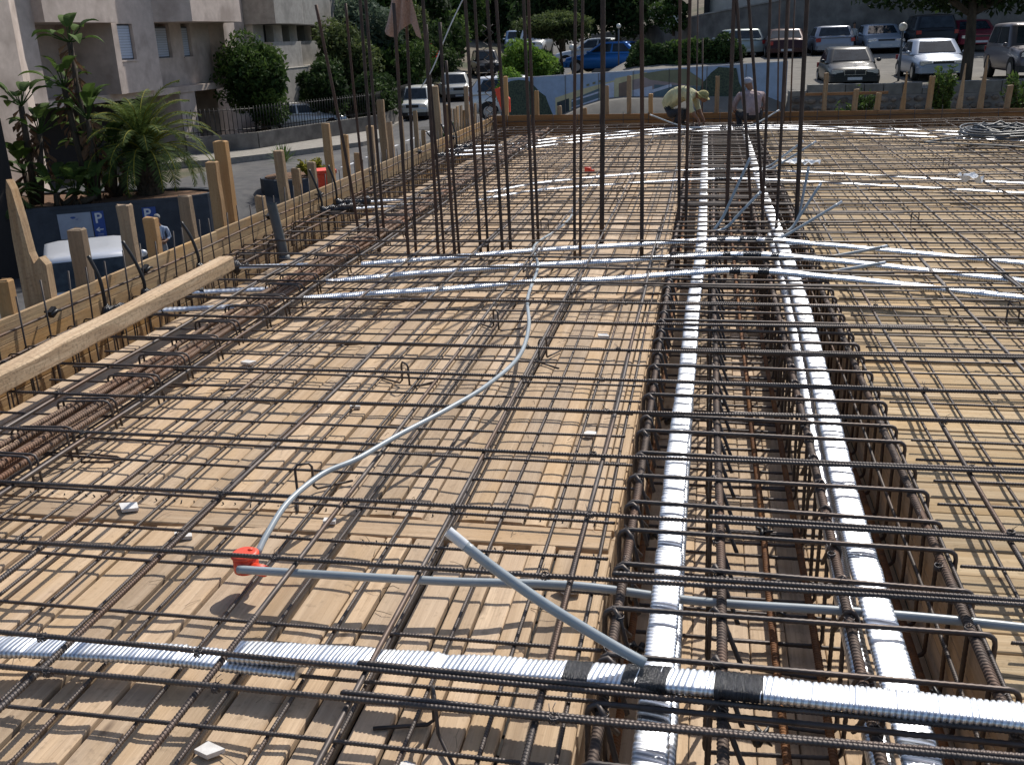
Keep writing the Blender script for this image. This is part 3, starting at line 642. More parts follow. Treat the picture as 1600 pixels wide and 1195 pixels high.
duct_obj('metal_duct', [(-.10, .6, .115), (-.092, 2.04, .115), (-.085, 2.8, .11), (-.084, 3.85, .11), (-.065, 5.06, .11), (-.055, 6.4, .105), (-.023, 7.97, .08), (-.018, 10.8, .07), (-.03, 16.4, .07), (-.03, 18.3, .05)], .046, .021, 'thick shiny corrugated duct running lengthwise near the left side of the central beam', 'lengthwise ducts in the beam')
duct_obj('metal_duct', [(.56, .6, .11), (.552, 2.54, .11), (.556, 3.5, .11), (.585, 4.53, .11), (.618, 5.85, .105), (.637, 7.2, .10), (.641, 9.1, .07), (.624, 11.7, .07), (.634, 16.6, .07), (.634, 18.3, .05)], .050, .021, 'thick glaring corrugated duct running lengthwise near the right side of the central beam', 'lengthwise ducts in the beam')
duct_obj('metal_duct', [(.478, .6, .045), (.478, 2.5, .04), (.495, 3.5, .04), (.52, 4.6, .04), (.55, 5.9, .04), (.575, 7.3, .03), (.585, 9.1, .01)], .032, .018, 'shaded blue-grey duct tucked under the left flank of the right lengthwise duct', 'lengthwise ducts in the beam', flat=1.0)
duct_obj('metal_duct', [(-.062, .6, .035), (-.055, 2.2, .03), (-.055, 4, .02), (-.045, 6, .02), (-.03, 8.5, .0)], .026, .018, 'shaded duct mostly hidden under the right flank of the left lengthwise duct', 'lengthwise ducts in the beam', flat=1.0)
duct_obj('metal_duct', [(-3.2, 2.25, .09), (-2.407, 2.228, .09), (-2.077, 2.238, .09), (-1.804, 2.259, .09), (-1.563, 2.273, .088), (-1.40, 2.281, .082), (-1.25, 2.286, .074), (-1.12, 2.29, .068)], .045, .0145, 'lower near cross duct whose end slips under the next piece, bottom left', 'near cross duct pieces', flat=.34)
duct_obj('metal_duct', [(-1.33, 2.296, .104), (-1.063, 2.296, .113), (-.883, 2.287, .125), (-.565, 2.27, .145), (-.305, 2.245, .165), (-.115, 2.222, .185), (.034, 2.203, .20), (.35, 2.185, .205), (.8, 2.19, .19), (1.25, 2.20, .165), (2.2, 2.2, .12)], .046, .0145, 'near cross duct with three black tape bands passing over the central beam', 'near cross duct pieces', flat=.34, tapes=[(-.335, -.262), (-.175, -.055), (.06, .185)])
CD = [([(-2.716, 6.276, .12), (-2.196, 6.464, .12), (-1.766, 6.596, .12), (-1.206, 6.811, .125), (-.662, 6.874, .135)]+[(.23, 6.99, .18), (.9, 6.83, .17), (1.99, 6.52, .13), (3.2, 6.1, .12), (4.6, 5.7, .1)], [(.18, .26), (.38, .46)], 'front'),
      ([(-2.735, 6.76, .12), (-2.267, 7.005, .12), (-1.905, 7.146, .12), (-1.296, 7.341, .125), (-.717, 7.45, .135)]+[(.24, 7.53, .18), (.9, 7.38, .17), (2.11, 6.96, .13), (3.3, 6.5, .12), (4.8, 6.1, .1)], [(.14, .20), (.29, .44), (.5, .56)], 'middle'),
      ([(-2.668, 7.362, .12), (-2.024, 7.616, .12), (-1.387, 7.878, .125), (-.772, 8.019, .135)]+[(.26, 8.09, .18), (.9, 7.95, .17), (2.26, 7.51, .13), (3.5, 7.1, .12), (5, 6.7, .1)], [(.10, .17), (.28, .42), (.48, .55)], 'rear')]
for P, T, w_ in CD:
    duct_obj('metal_duct', P, .044, .0145, '%s of the three shiny cross ducts taped over the beam in mid slab' % w_, 'cross ducts in mid slab', 14, .0025, .42, tapes=T)
for P, w_ in [([(-2.5, 10.75, .08), (-1.84, 11.2, .12), (-.6, 11.5, .16), (.3, 11.55, .18), (1.4, 11.35, .15), (3.15, 10.78, .12), (5, 10.1, .1)], 'front'), ([(-2.5, 11.3, .08), (-1.9, 11.8, .12), (-.6, 12.3, .16), (.3, 12.35, .18), (1.5, 12.1, .15), (3.2, 11.5, .12), (5.2, 10.8, .1)], 'rear')]:
    duct_obj('metal_duct', P, .04, .02, '%s of two shiny cross ducts well beyond the column bars' % w_, 'cross ducts beyond the column bars', 10, .002, tapes=[(.1, .3)])
for k, w_ in enumerate(('first', 'second', 'third')):
    dy = k*.55
    duct_obj('metal_duct', [(-3.3, 15.2+dy, .09), (-2.2, 16.2+dy, .12), (-.8, 17.0+dy*.8, .16), (.5, 17.35+dy*.6, .18), (1.5, 17.2+dy*.6, .17), (3.2, 16.2+dy, .13), (5.6, 15.0+dy, .1)], .04, .025, '%s from the front of the three far cross ducts near the far edge' % w_, 'far cross ducts', 10, .002, tapes=[(.2, .32), (.42, .6)])
# anchor stubs at the left wall
for i, (x0, y0, x1, y1) in enumerate([(-3.98, 5.83, -3.12, 6.12), (-3.98, 6.33, -3.05, 6.62), (-3.98, 7.15, -3.1, 7.42), (-3.98, 9.85, -3.1, 10.35), (-3.98, 10.3, -3.05, 10.8), (-3.98, 14.6, -3.3, 15.05), (-3.98, 15.2, -3.3, 15.6), (-3.98, 15.8, -3.3, 16.2)]):
    a = Vector((x0, y0, .12)); b = Vector((x1, y1, .10)); d = b-a; root = empty('duct_stub', a, 0, '%s short duct stub with black wrapping at the left wall, from the front' % nth(i+1), 'duct stub', 'duct stubs at the left wall')
    P = [d*(.3+.7*t/60) for t in range(61)]; mb = MB(); mb.flat(P, .042, .015, [(0, 0, -.003)[k % 3] for k in range(61)], 12); mb.build('corrugated_pipe', M['duct'], root)
    mb = MB(); Q = [d*(.45*t/14)+Vector((0, rnd.uniform(-.008, .008), rnd.uniform(-.008, .008))) for t in range(15)]
    mb.tube(Q, [.05+.012*math.sin(t*1.9)+rnd.uniform(-.006, .006)-(.02 if t > 11 else 0) for t in range(15)], 9); mb.build('black_wrap', M['tape'], root)
    mb = MB(); lx = rnd.uniform(-.06, .03); Q = catmull([(0.02, 0, 0), (-.0+.03, .0, .1), (lx+.02, 0, .25), (lx*1.6-.03, 0, .36+rnd.uniform(0, .08))], .02)
    mb.tube(Q, .0125, 8); mb.build('vent_tube', M['black'], root)
# dark upright pipe
root = empty('drain_pipe', (-3.62, 8.06, -.05), 0, 'thick dark grey plastic pipe standing up beside the left formwork wall', 'pipe')
mb = MB(); V0 = Vector((0, 0, 0)); V1 = Vector((-.075, 0, .54)); mb.tube([V0, V0.lerp(V1, .5), V1], .043, 20, cap=False); mb.tube([V1, V0], .038, 20, cap=False); mb.add([Vector((math.cos(a/10*PI)*.043, math.sin(a/10*PI)*.043, 0))+V1*.72 for a in range(20)], [tuple(range(20))]); mb.build('pipe_barrel', M['pvcd'], root)
mb = MB(); mb.tube([V0, V0+Vector((-.012, 0, .085))], .049, 20); mb.build('pipe_socket', M['pvcd'], root)
def conduit(pts, r, label, group=None, mat='pvc', tip=None, name='conduit'):
    o0 = Vector(pts[0]); P = [p-o0 for p in catmull(pts, .02)]
    if not tip:
        mb = MB(); mb.tube(P, r, 12); o = mb.build(name, M[mat]); o.location = o0; return tag(o, label, 'conduit', group)
    root = empty(name, o0, 0, label, 'conduit', group); k = max(2, int(.0+len(P)*tip))
    mb = MB(); mb.tube(P[:-k+1], r, 12); mb.build('conduit_pipe', M[mat], root)
    mb = MB(); mb.tube(P[-k:], r*1.04, 12, cap=False); mb.tube(P[-k:][::-1], r*.8, 12, cap=False); mb.build('pipe_end', M['pvcw'], root); return root
conduit([(-1.53, 2.74, .11), (-1.22, 2.72, .125), (-.79, 2.74, .12), (-.38, 2.8, .10), (.03, 2.79, .08), (.52, 2.76, .10), (.96, 2.72, .11), (1.8, 2.65, .1)], .0142, 'straight grey plastic conduit running right from the near red box', 'grey conduits on the slab')
conduit([(-1.50, 2.83, .12), (-1.5, 2.92, .15), (-1.49, 3.1, .19), (-1.44, 3.32, .205), (-1.35, 3.48, .205), (-1.26, 3.73, .205), (-1.12, 4.07, .205), (-1.01, 4.4, .205), (-.94, 4.87, .20), (-.99, 5.47, .19), (-1.14, 6.3, .15), (-1.22, 7.2, .15), (-1.38, 8.0, .14), (-1.31, 8.79, .12), (-1.27, 9.44, .12), (-1.33, 10.11, .1)], .0115, 'long winding grey conduit coming down to the near red box', 'grey conduits on the slab')
conduit([(-.12, 2.24, .22), (-.22, 2.255, .265), (-.39, 2.27, .36), (-.54, 2.29, .455), (-.655, 2.30, .545)], .0145, 'short grey conduit sticking up with a white end from the taped near duct', 'grey vent conduits', tip=.16)
TB = [((.37,8.94,.72),(.08,8.64,.15)),((.47,8.88,.44),(.10,8.58,.15)),((.91,9.4,.58),(.81,9.1,.15)),((.96,8.8,.52),(.66,8.5,.15)),((1.09,8.4,.43),(.43,8.1,.15)),((1.28,12.56,.47),(.58,12.26,.15)),((1.16,12.84,.45),(.62,12.54,.15)),((1.34,7.66,.22),(.56,7.48,.18)),((1.24,7.1,.22),(.44,6.95,.19)),((-1.0,18.2,.38),(-.1,17.5,.2)),((1.2,18.1,.42),(.6,17.6,.2))]
for i, (t, b_) in enumerate(TB):
    t = Vector(t); b_ = Vector(b_); m = b_.lerp(t, .5)+Vector((0, 0, -.05*min(1, (t-b_).length)))
    conduit([b_, b_.lerp(t, .25)+Vector((0, 0, -.045)), m, t], .0125, '%s grey vent conduit curving up from the far cross ducts, counted from the front' % nth(i+1) if i > 4 and False else ['left tall grey vent conduit by the leaning column bars', 'lower left grey vent conduit by the leaning column bars', 'upright pale vent conduit right of the column bars', 'second pale vent conduit curving up right of the column bars', 'long grey vent conduit reaching right from the rear mid duct', 'front of two vent conduits crossing beyond the column bars', 'rear of two vent conduits crossing beyond the column bars', 'nearly flat vent conduit on the middle mid-slab duct', 'nearly flat vent conduit on the front mid-slab duct', 'pale vent conduit rising left beside the yellow-shirted worker', 'pale vent conduit rising right beside the capped worker'][i], 'grey vent conduits', tip=.08)
# red boxes
def redbox(x, y, z, label, s=1.):
    root = empty('junction_box', (x, y, z), .3, label, 'junction box', 'red junction boxes')
    mb = MB(); mb.tube([(0, 0, 0), (0, 0, .045*s)], .035*s, 18); mb.build('box_body', M['red'], root)
    mb = MB(); mb.tube([(0, 0, .045*s), (0, 0, .05*s), (0, 0, .056*s)], [.039*s, .039*s, .030*s], 18); mb.ball((.015*s, .01*s, .057*s), .008*s, 8, sc=(1, 1, .4)); mb.build('box_lid', M['red'], root)
    mb = MB(); mb.tube([(.02*s, -.03*s, .02*s), (.06*s, -.055*s, .02*s)], .016*s, 12); mb.build('box_socket', M['red'], root)
redbox(-1.53, 2.80, .075, 'round red junction box where two grey conduits meet, lower left', 1.25); redbox(-1.51, 12.97, .08, 'small distant red junction box beyond the column bars', 1.2)
# coil of conduit
mb = MB()
for k in range(16):
    rr_ = .42+rnd.uniform(-.11, .11); P = [(rr_*1.25*math.cos(a/24*2*PI), rr_*1.3*math.sin(a/24*2*PI), .20+.10*rnd.random()*(k % 3)/3+.012*k*.5+.02*math.sin(a*.6+k)) for a in range(25)]; mb.tube(P, .0125, 7)
mb.tube(catmull([(-.5, -.2, .22), (-.9, -.6, .22), (-1.3, -.9, .2)], .05), .0125, 7); mb.tube(catmull([(-1.3, -.9, .2), (-.4, -1.5, .2), (.2, -2.0, .18)], .05), .0125, 7)
o = mb.build('conduit_coil', M['pvcd']); o.location = (4.25, 15.7, 0); tag(o, 'loose coil of blue-grey conduit lying on the far right of the slab', 'coil')
# papers, chips, tape scraps
def crumple(name, loc, s, mat, label, cat, group=None, h=.02):
    mb = MB(); n = 5; V = [[(s*(i/n-.5)+rnd.uniform(-.1, .1)*s/n, s*.7*(j/n-.5)+rnd.uniform(-.1, .1)*s/n, rnd.uniform(0, h)) for i in range(n+1)] for j in range(n+1)]
    mb.add([p for r_ in V for p in r_], [(j*(n+1)+i, j*(n+1)+i+1, (j+1)*(n+1)+i+1, (j+1)*(n+1)+i) for i in range(n) for j in range(n)], .5)
    o = mb.build(name, M[mat]); o.location = loc; o.rotation_euler = (0, 0, rnd.uniform(0, 3)); return tag(o, label, cat, group)
crumple('paper_sheet', (1.05, 12.7, .19), .42, 'paper', 'white crumpled sheet among the vent conduits beyond the column bars', 'paper', h=.07)
crumple('paper_sheet', (1.25, 12.6, .2), .2, 'paper', 'small white sheet right of the larger crumpled sheet', 'paper', h=.05)
crumple('paper_bag', (2.66, 10.9, .2), .22, 'paper', 'white crumpled paper bag caught on the right cross ducts', 'paper', h=.12)
for i, (x, y, s_) in enumerate([(-1.95, 3.12, .05), (-.42, 2.93, .05), (-1.27, 1.98, .045), (-1.06, 1.88, .04), (-.72, 1.99, .04), (-.8, 1.9, .05), (-2.3, 3.32, .06), (-1.42, 3.3, .035), (-1.75, 4.55, .045), (-.6, 5.9, .05), (1.25, 3.55, .04), (1.9, 4.6, .04), (-2.65, 5.2, .05), (-.5, 4.3, .04)]):
    mb = MB(); n = rnd.choice((4, 5)); a0 = rnd.uniform(0, 6); pts = [(s_*rnd.uniform(.75, 1.1)*math.cos(a0+k*2*PI/n), s_*.7*rnd.uniform(.75, 1.1)*math.sin(a0+k*2*PI/n)) for k in range(n)]
    mb.prism(pts, .004, .018, rnd.random()); o = mb.build('marble_chip', M['stone']); o.location = (x, y, .002); o.rotation_euler = (rnd.uniform(-.08, .08), rnd.uniform(-.08, .08), 0)
    tag(o, '%s pale marble spacer chip lying on the boards, counted in no strict row' % nth(i+1) if False else ['pale marble chip under the bars left of the red box', 'white marble chip at the beam edge left of the left lengthwise duct', 'lone marble chip low left in the shade of the near duct', 'angular marble chip at the bottom edge left', 'marble chip beside the near bar chair', 'largest pale chip cut by the bottom edge', 'marble chip beside a returned hook at far left', 'small chip in front of the bent conduit', 'small white chip amid the left bay', 'chip near the beam edge in mid slab', 'bright chip on the boards right of the beam', 'small chip farther back in the right bay', 'chip beside the rusty bundle', 'small chip left of the beam in mid distance'][i], 'marble chip', 'marble spacer chips on the boards')
# plastic tape knots in the trough (wheel spacers and tape scraps)
for i, (x, y, z) in enumerate([(.21, 2.62, -.30), (.30, 3.95, -.28), (.11, 4.9, -.3), (.13, 5.6, -.3), (-.17, 3.55, -.1), (-.16, 4.9, -.15), (.72, 2.6, -.1), (-.18, 2.9, -.2), (.33, 3.4, -.33)]):
    mb = MB()
    for k in range(5):
        a = rnd.uniform(0, 6); mb.tube([(0, 0, 0), (.02*math.cos(a), .02*math.sin(a), .02), (.045*math.cos(a+.5), .045*math.sin(a+.5), rnd.uniform(-.02, .05))], [.009, .012, .003], 5)
    mb.ball((0, 0, 0), .02, 8); o = mb.build('tape_knot', M['black']); o.location = (x, y, z)
    tag(o, '%s crumpled knot of black tape on the bars inside the beam trough' % nth(i+1), 'tape knot', 'black tape knots in the beam trough')
for i, (x, y, z, c_) in enumerate([(-4.02, 6.50, .27, 0), (-4.02, 5.38, .25, 0), (-4.02, 8.7, .27, 0), (-4.02, 10.0, .27, 0), (-4.02, 11.8, .27, 0), (-4.02, 13.9, .27, 0), (-4.02, 15.9, .27, 0)]):
    mb = MB(); mb.tube([(-.06, 0, 0), (.03, 0, 0)], .008, 6); mb.box(-.02, .012, -.03, .03, -.022, .022, M=Matrix.Rotation(.4, 4, 'X'))
    mb.tube([(.02, -.05, -.01), (.025, 0, .01), (.02, .05, .0)], .009, 6); o = mb.build('wall_clamp', M['black']); o.location = (x, y, z); tag(o, '%s black form clamp on the left formwork wall, counted from the front' % nth(i+1), 'clamp', 'black clamps on the left formwork wall')
# splinters, sawdust and wire scraps on the boards (countless)
mb = MB()
for k in range(420):
    left = rnd.random() < .6; x = rnd.uniform(-3.4, -.35) if left else rnd.uniform(.95, 4.2); y = rnd.uniform(1.7, 8); a = rnd.uniform(0, PI); l = rnd.uniform(.01, .05); q = Vector((math.cos(a)*l, math.sin(a)*l, 0)); c_ = Vector((x, y, .008))
    mb.tube([c_-q, c_+Vector((rnd.uniform(-.01, .01), rnd.uniform(-.01, .01), rnd.uniform(.0, .012))), c_+q], rnd.uniform(.0006, .0016), 4, rnd.random())
tag(mb.build('debris', noise_mat('debris_mix', (.10, .07, .045), (.5, .38, .25), scale=3, bump=0)), 'fine splinters and wire scraps scattered over the deck boards', 'debris', kind='stuff')
# cloth and wire on the bars
root_pts = [(-2.40, 2.14), (-2.36, 2.05), (-2.30, 1.93), (-2.245, 1.865), (-2.15, 1.85), (-2.27, 1.885), (-2.42, 1.865), (-2.50, 1.93), (-2.535, 1.99), (-2.47, 2.10)]
mb = MB(); nn = 12
G = []
for j in range(nn+1):
    t = j/nn; zt_ = 2.28-.42*t; row = []
    for i in range(nn+1):
        u_ = i/nn; wd = .07+.22*t**.8; x = -2.38+(u_-.5)*wd-.03*t; z = zt_-.05*math.sin(u_*PI*2)*t+(-.07 if u_ > .9 else 0)*t
        row.append((x, 8.0+.035*math.sin(u_*17+t*3)*(.4+t)+.05*math.sin(t*2), z))
    G.append(row)
mb.add([p for r_ in G for p in r_], [(j*(nn+1)+i, j*(nn+1)+i+1, (j+1)*(nn+1)+i+1, (j+1)*(nn+1)+i) for i in range(nn) for j in range(nn)], .5, 0, True)
tag(mb.build('cloth_rag', M['cloth']), 'brown rag hanging from the tops of the left column bars', 'rag')
mb = MB(); mb.tube(catmull([(-1.86, 8.2, 2.2), (-2.0, 8.15, 1.95), (-2.07, 8.1, 1.8), (-2.18, 8.05, 1.56), (-2.27, 8.0, 1.42)], .05), .0055, 6)
tag(mb.build('twisted_wire', M['pvcw']), 'pale twisted wire slanting across the left column bars', 'wire')
# ------------------------------------------------------------------ terrain
def G(x, y):
    st = -2.3+smooth((y-30)/20)*.15+smooth((y-48)/12)*.25+smooth((y-60)/16)*.95+smooth((y-74)/30)*2.2
    low = -3.6+1.3*smooth((y-22)/7)
    if y < 29 and (x > -13.4 or y < 24.3+(x+14)*.6): st = min(st, low if x > -13.4 else -3.6)
    if x < -17 and y > 60: st += smooth((-17-x)/25)*5
    pk = .28+.45*smooth((y-30)/8)+.2*smooth((y-38)/8)
    wgt = smooth((x+9)/7.)*smooth((y-19.7)/1.2) if y < 24 else smooth((x+9)/7.)
    if y < 23.6: pk = -.25
    z = st+(pk-st)*wgt
    if y > 46: z += smooth((y-46)/60)*9*smooth((x+8)/8)
    if y > 110: z += smooth((y-110)/80)*8
    return z
def axis(vals):
    out = []
    for a, b, s in vals:
        n = max(1, int(round((b-a)/s)))
        out += [a+(b-a)*k/n for k in range(n)]
    out.append(vals[-1][1]); return out
XS = axis([(-500, -60, 60), (-60, -24, 4), (-24, 14, .5), (14, 60, 4), (60, 500, 60)])
YS = axis([(-500, -20, 60), (-20, 18, 4), (18, 62, .5), (62, 110, 2), (110, 200, 10), (200, 800, 80)])
regs = {k: MB() for k in ('ground', 'street', 'parking_lot')}
def region(x, y):
    if -6 < x < 20 and 23.5 < y < 46: return 'parking_lot'
    if y > 27 and -17.2+max(0, (y-37))*.0 < x < -8.5-(y-27)*.03 and y < 112: return 'street'
    if y <= 29.5 and x > -30 and x < -4 and y > -20: return 'street'
    if -9 < x < 1 and 46 <= y < 56: return 'parking_lot'
    return 'ground'
idx = {k: {} for k in regs}
for j in range(len(YS)-1):
    for i in range(len(XS)-1):
        k = region((XS[i]+XS[i+1])/2, (YS[j]+YS[j+1])/2); m = regs[k]; ids = []
        for a, b_ in ((i, j), (i+1, j), (i+1, j+1), (i, j+1)):
            if (a, b_) not in idx[k]: idx[k][(a, b_)] = len(m.v); m.v.append((XS[a], YS[b_], G(XS[a], YS[b_])))
            ids.append(idx[k][(a, b_)])
        m.f.append(ids); m.a.append(.5); m.m.append(0); m.sm.append(True)
for k, mt in (('ground', 'dirt'), ('street', 'asphalt'), ('parking_lot', 'lot')): tag(regs[k].build(k, M[mt]), kind='structure')
mb = MB(); mb.prism([(-19, 32.5), (-17.2, 33.6), (-15.4, 36.0), (-13.6, 38.9), (-13.2, 40.6), (-13.6, 43), (-14.6, 46), (-16.2, 60), (-17.0, 60), (-15.4, 50), (-14.9, 45), (-17.4, 37.2), (-19.3, 35)], -2.5, -2.06)
tag(mb.build('pavement', M['pave']), kind='structure')
# faint white road line
mb = MB()
for k in range(14): y0 = 30+k*2.6; mb.prism([(-12.3, y0), (-12.18, y0), (-12.18, y0+1.4), (-12.3, y0+1.4)], G(-12.2, y0+.7)+.004, G(-12.2, y0+.7)+.012)
tag(mb.build('road_marking', M['white']), kind='structure')
patch = noise_mat('patched_asphalt', (.03, .03, .032), (.06, .058, .056), scale=5, rough=.95, bump=.4, bdist=.01)
mb = MB()
for (x0, y0, w0, l0) in ((-14.0, 31.2, 1.2, 2.4), (-11.2, 36, .8, 5.5), (-13.2, 45, 1.6, 1.4), (-11.8, 53, 1.1, 4), (-10.6, 27.0, 1.4, .8)):
    pts = [(x0+w0*a+rnd.uniform(-.08, .08), y0+l0*b_+rnd.uniform(-.08, .08)) for a, b_ in ((0, 0), (.5, -.02), (1, 0), (1, 1), (0, 1))]
    n0 = len(pts); mb.add([(px, py, G(px, py)+.012) for px, py in pts], [tuple(range(n0))])
tag(mb.build('road_patch', patch), kind='structure')
# ------------------------------------------------------------------ buildings
def fb_(mb, u0, u1, o0, o1, z0, z1, v=.5): mb.box(-19.18+o0, -19.18+o1, 29.24+u0, 29.24+u1, z0, z1, v)
bld = empty('apartment_building', (0, 0, 0), 0, 'beige rendered block with deep recesses and shuttered windows behind the palm, upper left', 'building')
mb = MB()
fb_(mb, -12, 14.5, -9, -2.2, -3.6, 7)                 # core
fb_(mb, -12, -1.95, -2.2, .0, .38, 7)                 # left body
fb_(mb, -12, -4.3, -2.2, -.25, -3.6, .38)
fb_(mb, -1.95, 1.8, -2.2, -1.9, .38, 2.6); fb_(mb, -1.95, 1.8, -2.2, .35, 2.6, 7)
fb_(mb, -1.95, 11.1, -2.2, -.35, .15, .38)
fb_(mb, 1.8, 2.12, -1.9, .12, .38, 7); fb_(mb, 2.12, 3.25, -1.9, 0, .38, 1.44); fb_(mb, 2.12, 3.25, -1.9, 0, 2.58, 7); fb_(mb, 3.25, 4.7, -1.9, 0, .38, 7)
mb.prism([(-19.18-1.9, 29.24+4.7), (-19.18, 29.24+4.7), (-19.18+1.0, 29.24+5.6), (-19.18+1.0, 29.24+9.6), (-19.18+.3, 29.24+10.3), (-19.18-1.9, 29.24+10.3)], 2.64, 7)
fb_(mb, 4.7, 10.2, -1.9, -.75, .38, 1.42); fb_(mb, 4.7, 5.95, -1.9, -.75, 1.42, 2.64); fb_(mb, 7.05, 7.95, -1.9, -.75, 1.42, 2.64); fb_(mb, 8.65, 10.2, -1.9, -.75, 1.42, 2.64)
fb_(mb, 4.7, 10.2, -1.9, -1.2, 1.42, 2.64)
fb_(mb, 10.2, 11.2, -2.2, -.1, .38, 7); fb_(mb, 6.5, 7.7, -2, -.4, -3.6, .15); fb_(mb, 11.1, 14.5, -2.2, -1.2, -3.6, 7)
mb.build('wall', M['plaster'], bld)
# sloping sunlit pier at far left
mb = MB(); mb.prism([(-19.18, 29.24-12), (-19.18+.5, 29.24-12), (-19.18+.5, 29.24-3.6), (-19.18, 29.24-2.6)], -3.6, 7); mb.build('pier', M['plaster'], bld)
mb = MB(); fb_(mb, -4.2, 11, -2.15, -2.12, -3.6, .14); mb.build('dark_opening', M['void'], bld)  # near-black sheet paints the shade of the ground floor recess
for (u0, u1, z0, z1, off) in ((2.12, 3.25, 1.44, 2.58, -.14), (5.95, 7.05, 1.42, 2.52, -.9), (7.95, 8.65, 1.42, 2.52, -.9)):
    f = MB(); fb_(f, u0, u1, off-.02, off+.02, z0, z1); f = f.build('window', M['frame'], bld)
    p = MB(); n = 12
    for k in range(n): fb_(p, u0+.05, u1-.05, off+.024, off+.034, z0+.05+(z1-z0-.1)*k/n, z0+.05+(z1-z0-.1)*(k+.9)/n, k/n)
    p.build('shutter', M['shutter'], f)
    s = MB(); fb_(s, u0-.05, u1+.05, off+.03, .04 if off > -.5 else -.72, z0-.05, z0-.003); s.build('sill', M['plaster'], f)
# stepped balcony block
b2 = empty('balcony_building', (0, 0, 0), 0, 'grey stepped block with rows of plain balcony parapets beyond the bushy tree, upper left', 'building')
mb = MB()
ST = [(-18.9, 43.8, 47.6), (-19.7, 47.6, 51.6), (-20.5, 51.6, 55.6), (-21.4, 55.6, 60.5)]
for x, ya, yb in ST: mb.box(-30, x-1.6, ya, yb, -2.5, 7)
mb.build('wall', M['plasterg'], b2)
for i, (x, ya, yb) in enumerate(ST):
    for (z0, z1) in ((2.62, 4.2), (.72, 1.85), (-.9, .68)):
        p = MB(); n = 6; R_ = .55
        pts = [(x-1.6, ya+.02), (x, ya+.02), (x, yb-R_)]+[(x-R_+R_*math.cos(a/n*PI/2), yb-.04-R_+R_*math.sin(a/n*PI/2)) for a in range(1, n+1)]+[(x-1.6, yb-.04)]
        if z0 == .72: pts = [(px-.25 if px > x-1 else px, py) for px, py in pts]
        p.prism(pts, z0, z1); p.build('balcony', M['plasterg'], b2)
    for y0_, y1_ in ((.2, 1.3), (2.4, 3.4)): mb = MB(); mb.box(x-1.58, x-1.2, ya+y0_, ya+y1_, 1.85, 2.62); mb.build('pier', M['plasterl'], b2)
    mb = MB(); mb.box(x-1.595, x-1.55, ya+1.4, ya+2.3, 1.86, 2.6); mb.build('dark_opening', M['void'], b2)  # near-black panel stands for the darkness inside the opening
    mb = MB(); mb.box(x-1.4, x-.1, ya, yb, -2.4, -.92); mb.build('dark_opening', M['void'], b2)  # near-black box paints the shade under the lowest balcony
    mb = MB(); mb.box(x-.3, x+.02, ya, yb, .685, .715); mb.build('ledge', M['plasterl'], b2)
# low street wall with railing
ws = [(-19.3, 35.2), (-17.3, 37.1), (-14.8, 44.6), (-15.3, 50), (-16.3, 60)]
wl = empty('street_wall', (0, 0, 0), 0, 'low concrete wall with black iron railing along the far pavement', 'wall')
mb = MB(); rail = MB()
for (a, b_) in zip(ws[:-1], ws[1:]):
    a = Vector((*a, 0)); b_ = Vector((*b_, 0)); d = (b_-a); L = d.length; d.normalize(); s = Vector((d.y, -d.x, 0))*.12
    mb.prism([(a-s)[:2], (a+s)[:2], (b_+s)[:2], (b_-s)[:2]], -2.6, -1.45)
    n = int(L/.17)
    for k in range(n):
        p = a+d*(L*k/n); rail.tube([p+Vector((0, 0, -1.45)), p+Vector((0, 0, -.45))], .014, 4)
    for zz in (-.55, -1.3): rail.tube([a+Vector((0, 0, zz)), b_+Vector((0, 0, zz))], .016, 4)
mb.build('wall_base', M['conc'], wl); rail.build('railing', M['iron'], wl)
# planter retaining wall
out = [(-20, 19.9), (-16.5, 22.35), (-15.5, 22.95), (-14.4, 23.65), (-13.5, 24.2), (-13.1, 24.65), (-13.02, 25.1), (-13.3, 25.6), (-14, 25.9), (-16, 25.6), (-19, 25.0), (-20, 24.5)]
pl = empty('planter', (0, 0, 0), 0, 'large dark blue raised planter with rounded end holding the palm, left', 'planter')
mb = MB(); mb.prism(out, -3.7, -2.02); mb.build('planter_wall', M['darkwall'], pl)
cx, cy = -16, 23.8; mb = MB(); mb.prism([(cx+(x-cx)*.95, cy+(y-cy)*.88) for x, y in out], -2.1, -1.99); mb.build('planter_soil', M['soil'], pl)
mb = MB()
for i in range(len(out)):
    a, b_ = out[i], out[(i+1) % len(out)]; ia = (cx+(a[0]-cx)*.95, cy+(a[1]-cy)*.88); ib = (cx+(b_[0]-cx)*.95, cy+(b_[1]-cy)*.88)
    mb.prism([a, b_, ib, ia], -2.015, -1.93)
mb.build('coping', M['darkwall'], pl)
mb = MB(); mb.prism([(-20.5, 17), (-17.2, 19.5), (-17.0, 22.2), (-20.5, 20)], -3.7, .3); o = mb.build('ramp_wall', M['void']); tag(o, 'very dark wall of the sunken car entrance at the far left', 'wall')  # solid near-black block, the entrance's darkness put into its colour
# small round planter with yucca
pl2 = empty('planter', (-12.2, 28.3, 0), 0, 'small round grey planter on the street holding a spiky yucca', 'planter')
mb = MB(); pts = [(.95*math.cos(a/14*2*PI), .95*math.sin(a/14*2*PI)) for a in range(14)]; mb.prism(pts, -2.8, -1.98); mb.build('planter_wall', M['darkwall'], pl2)
mb = MB(); mb.prism([(x*.85, y*.85) for x, y in pts], -2.0, -1.95); mb.build('planter_soil', M['soil'], pl2)
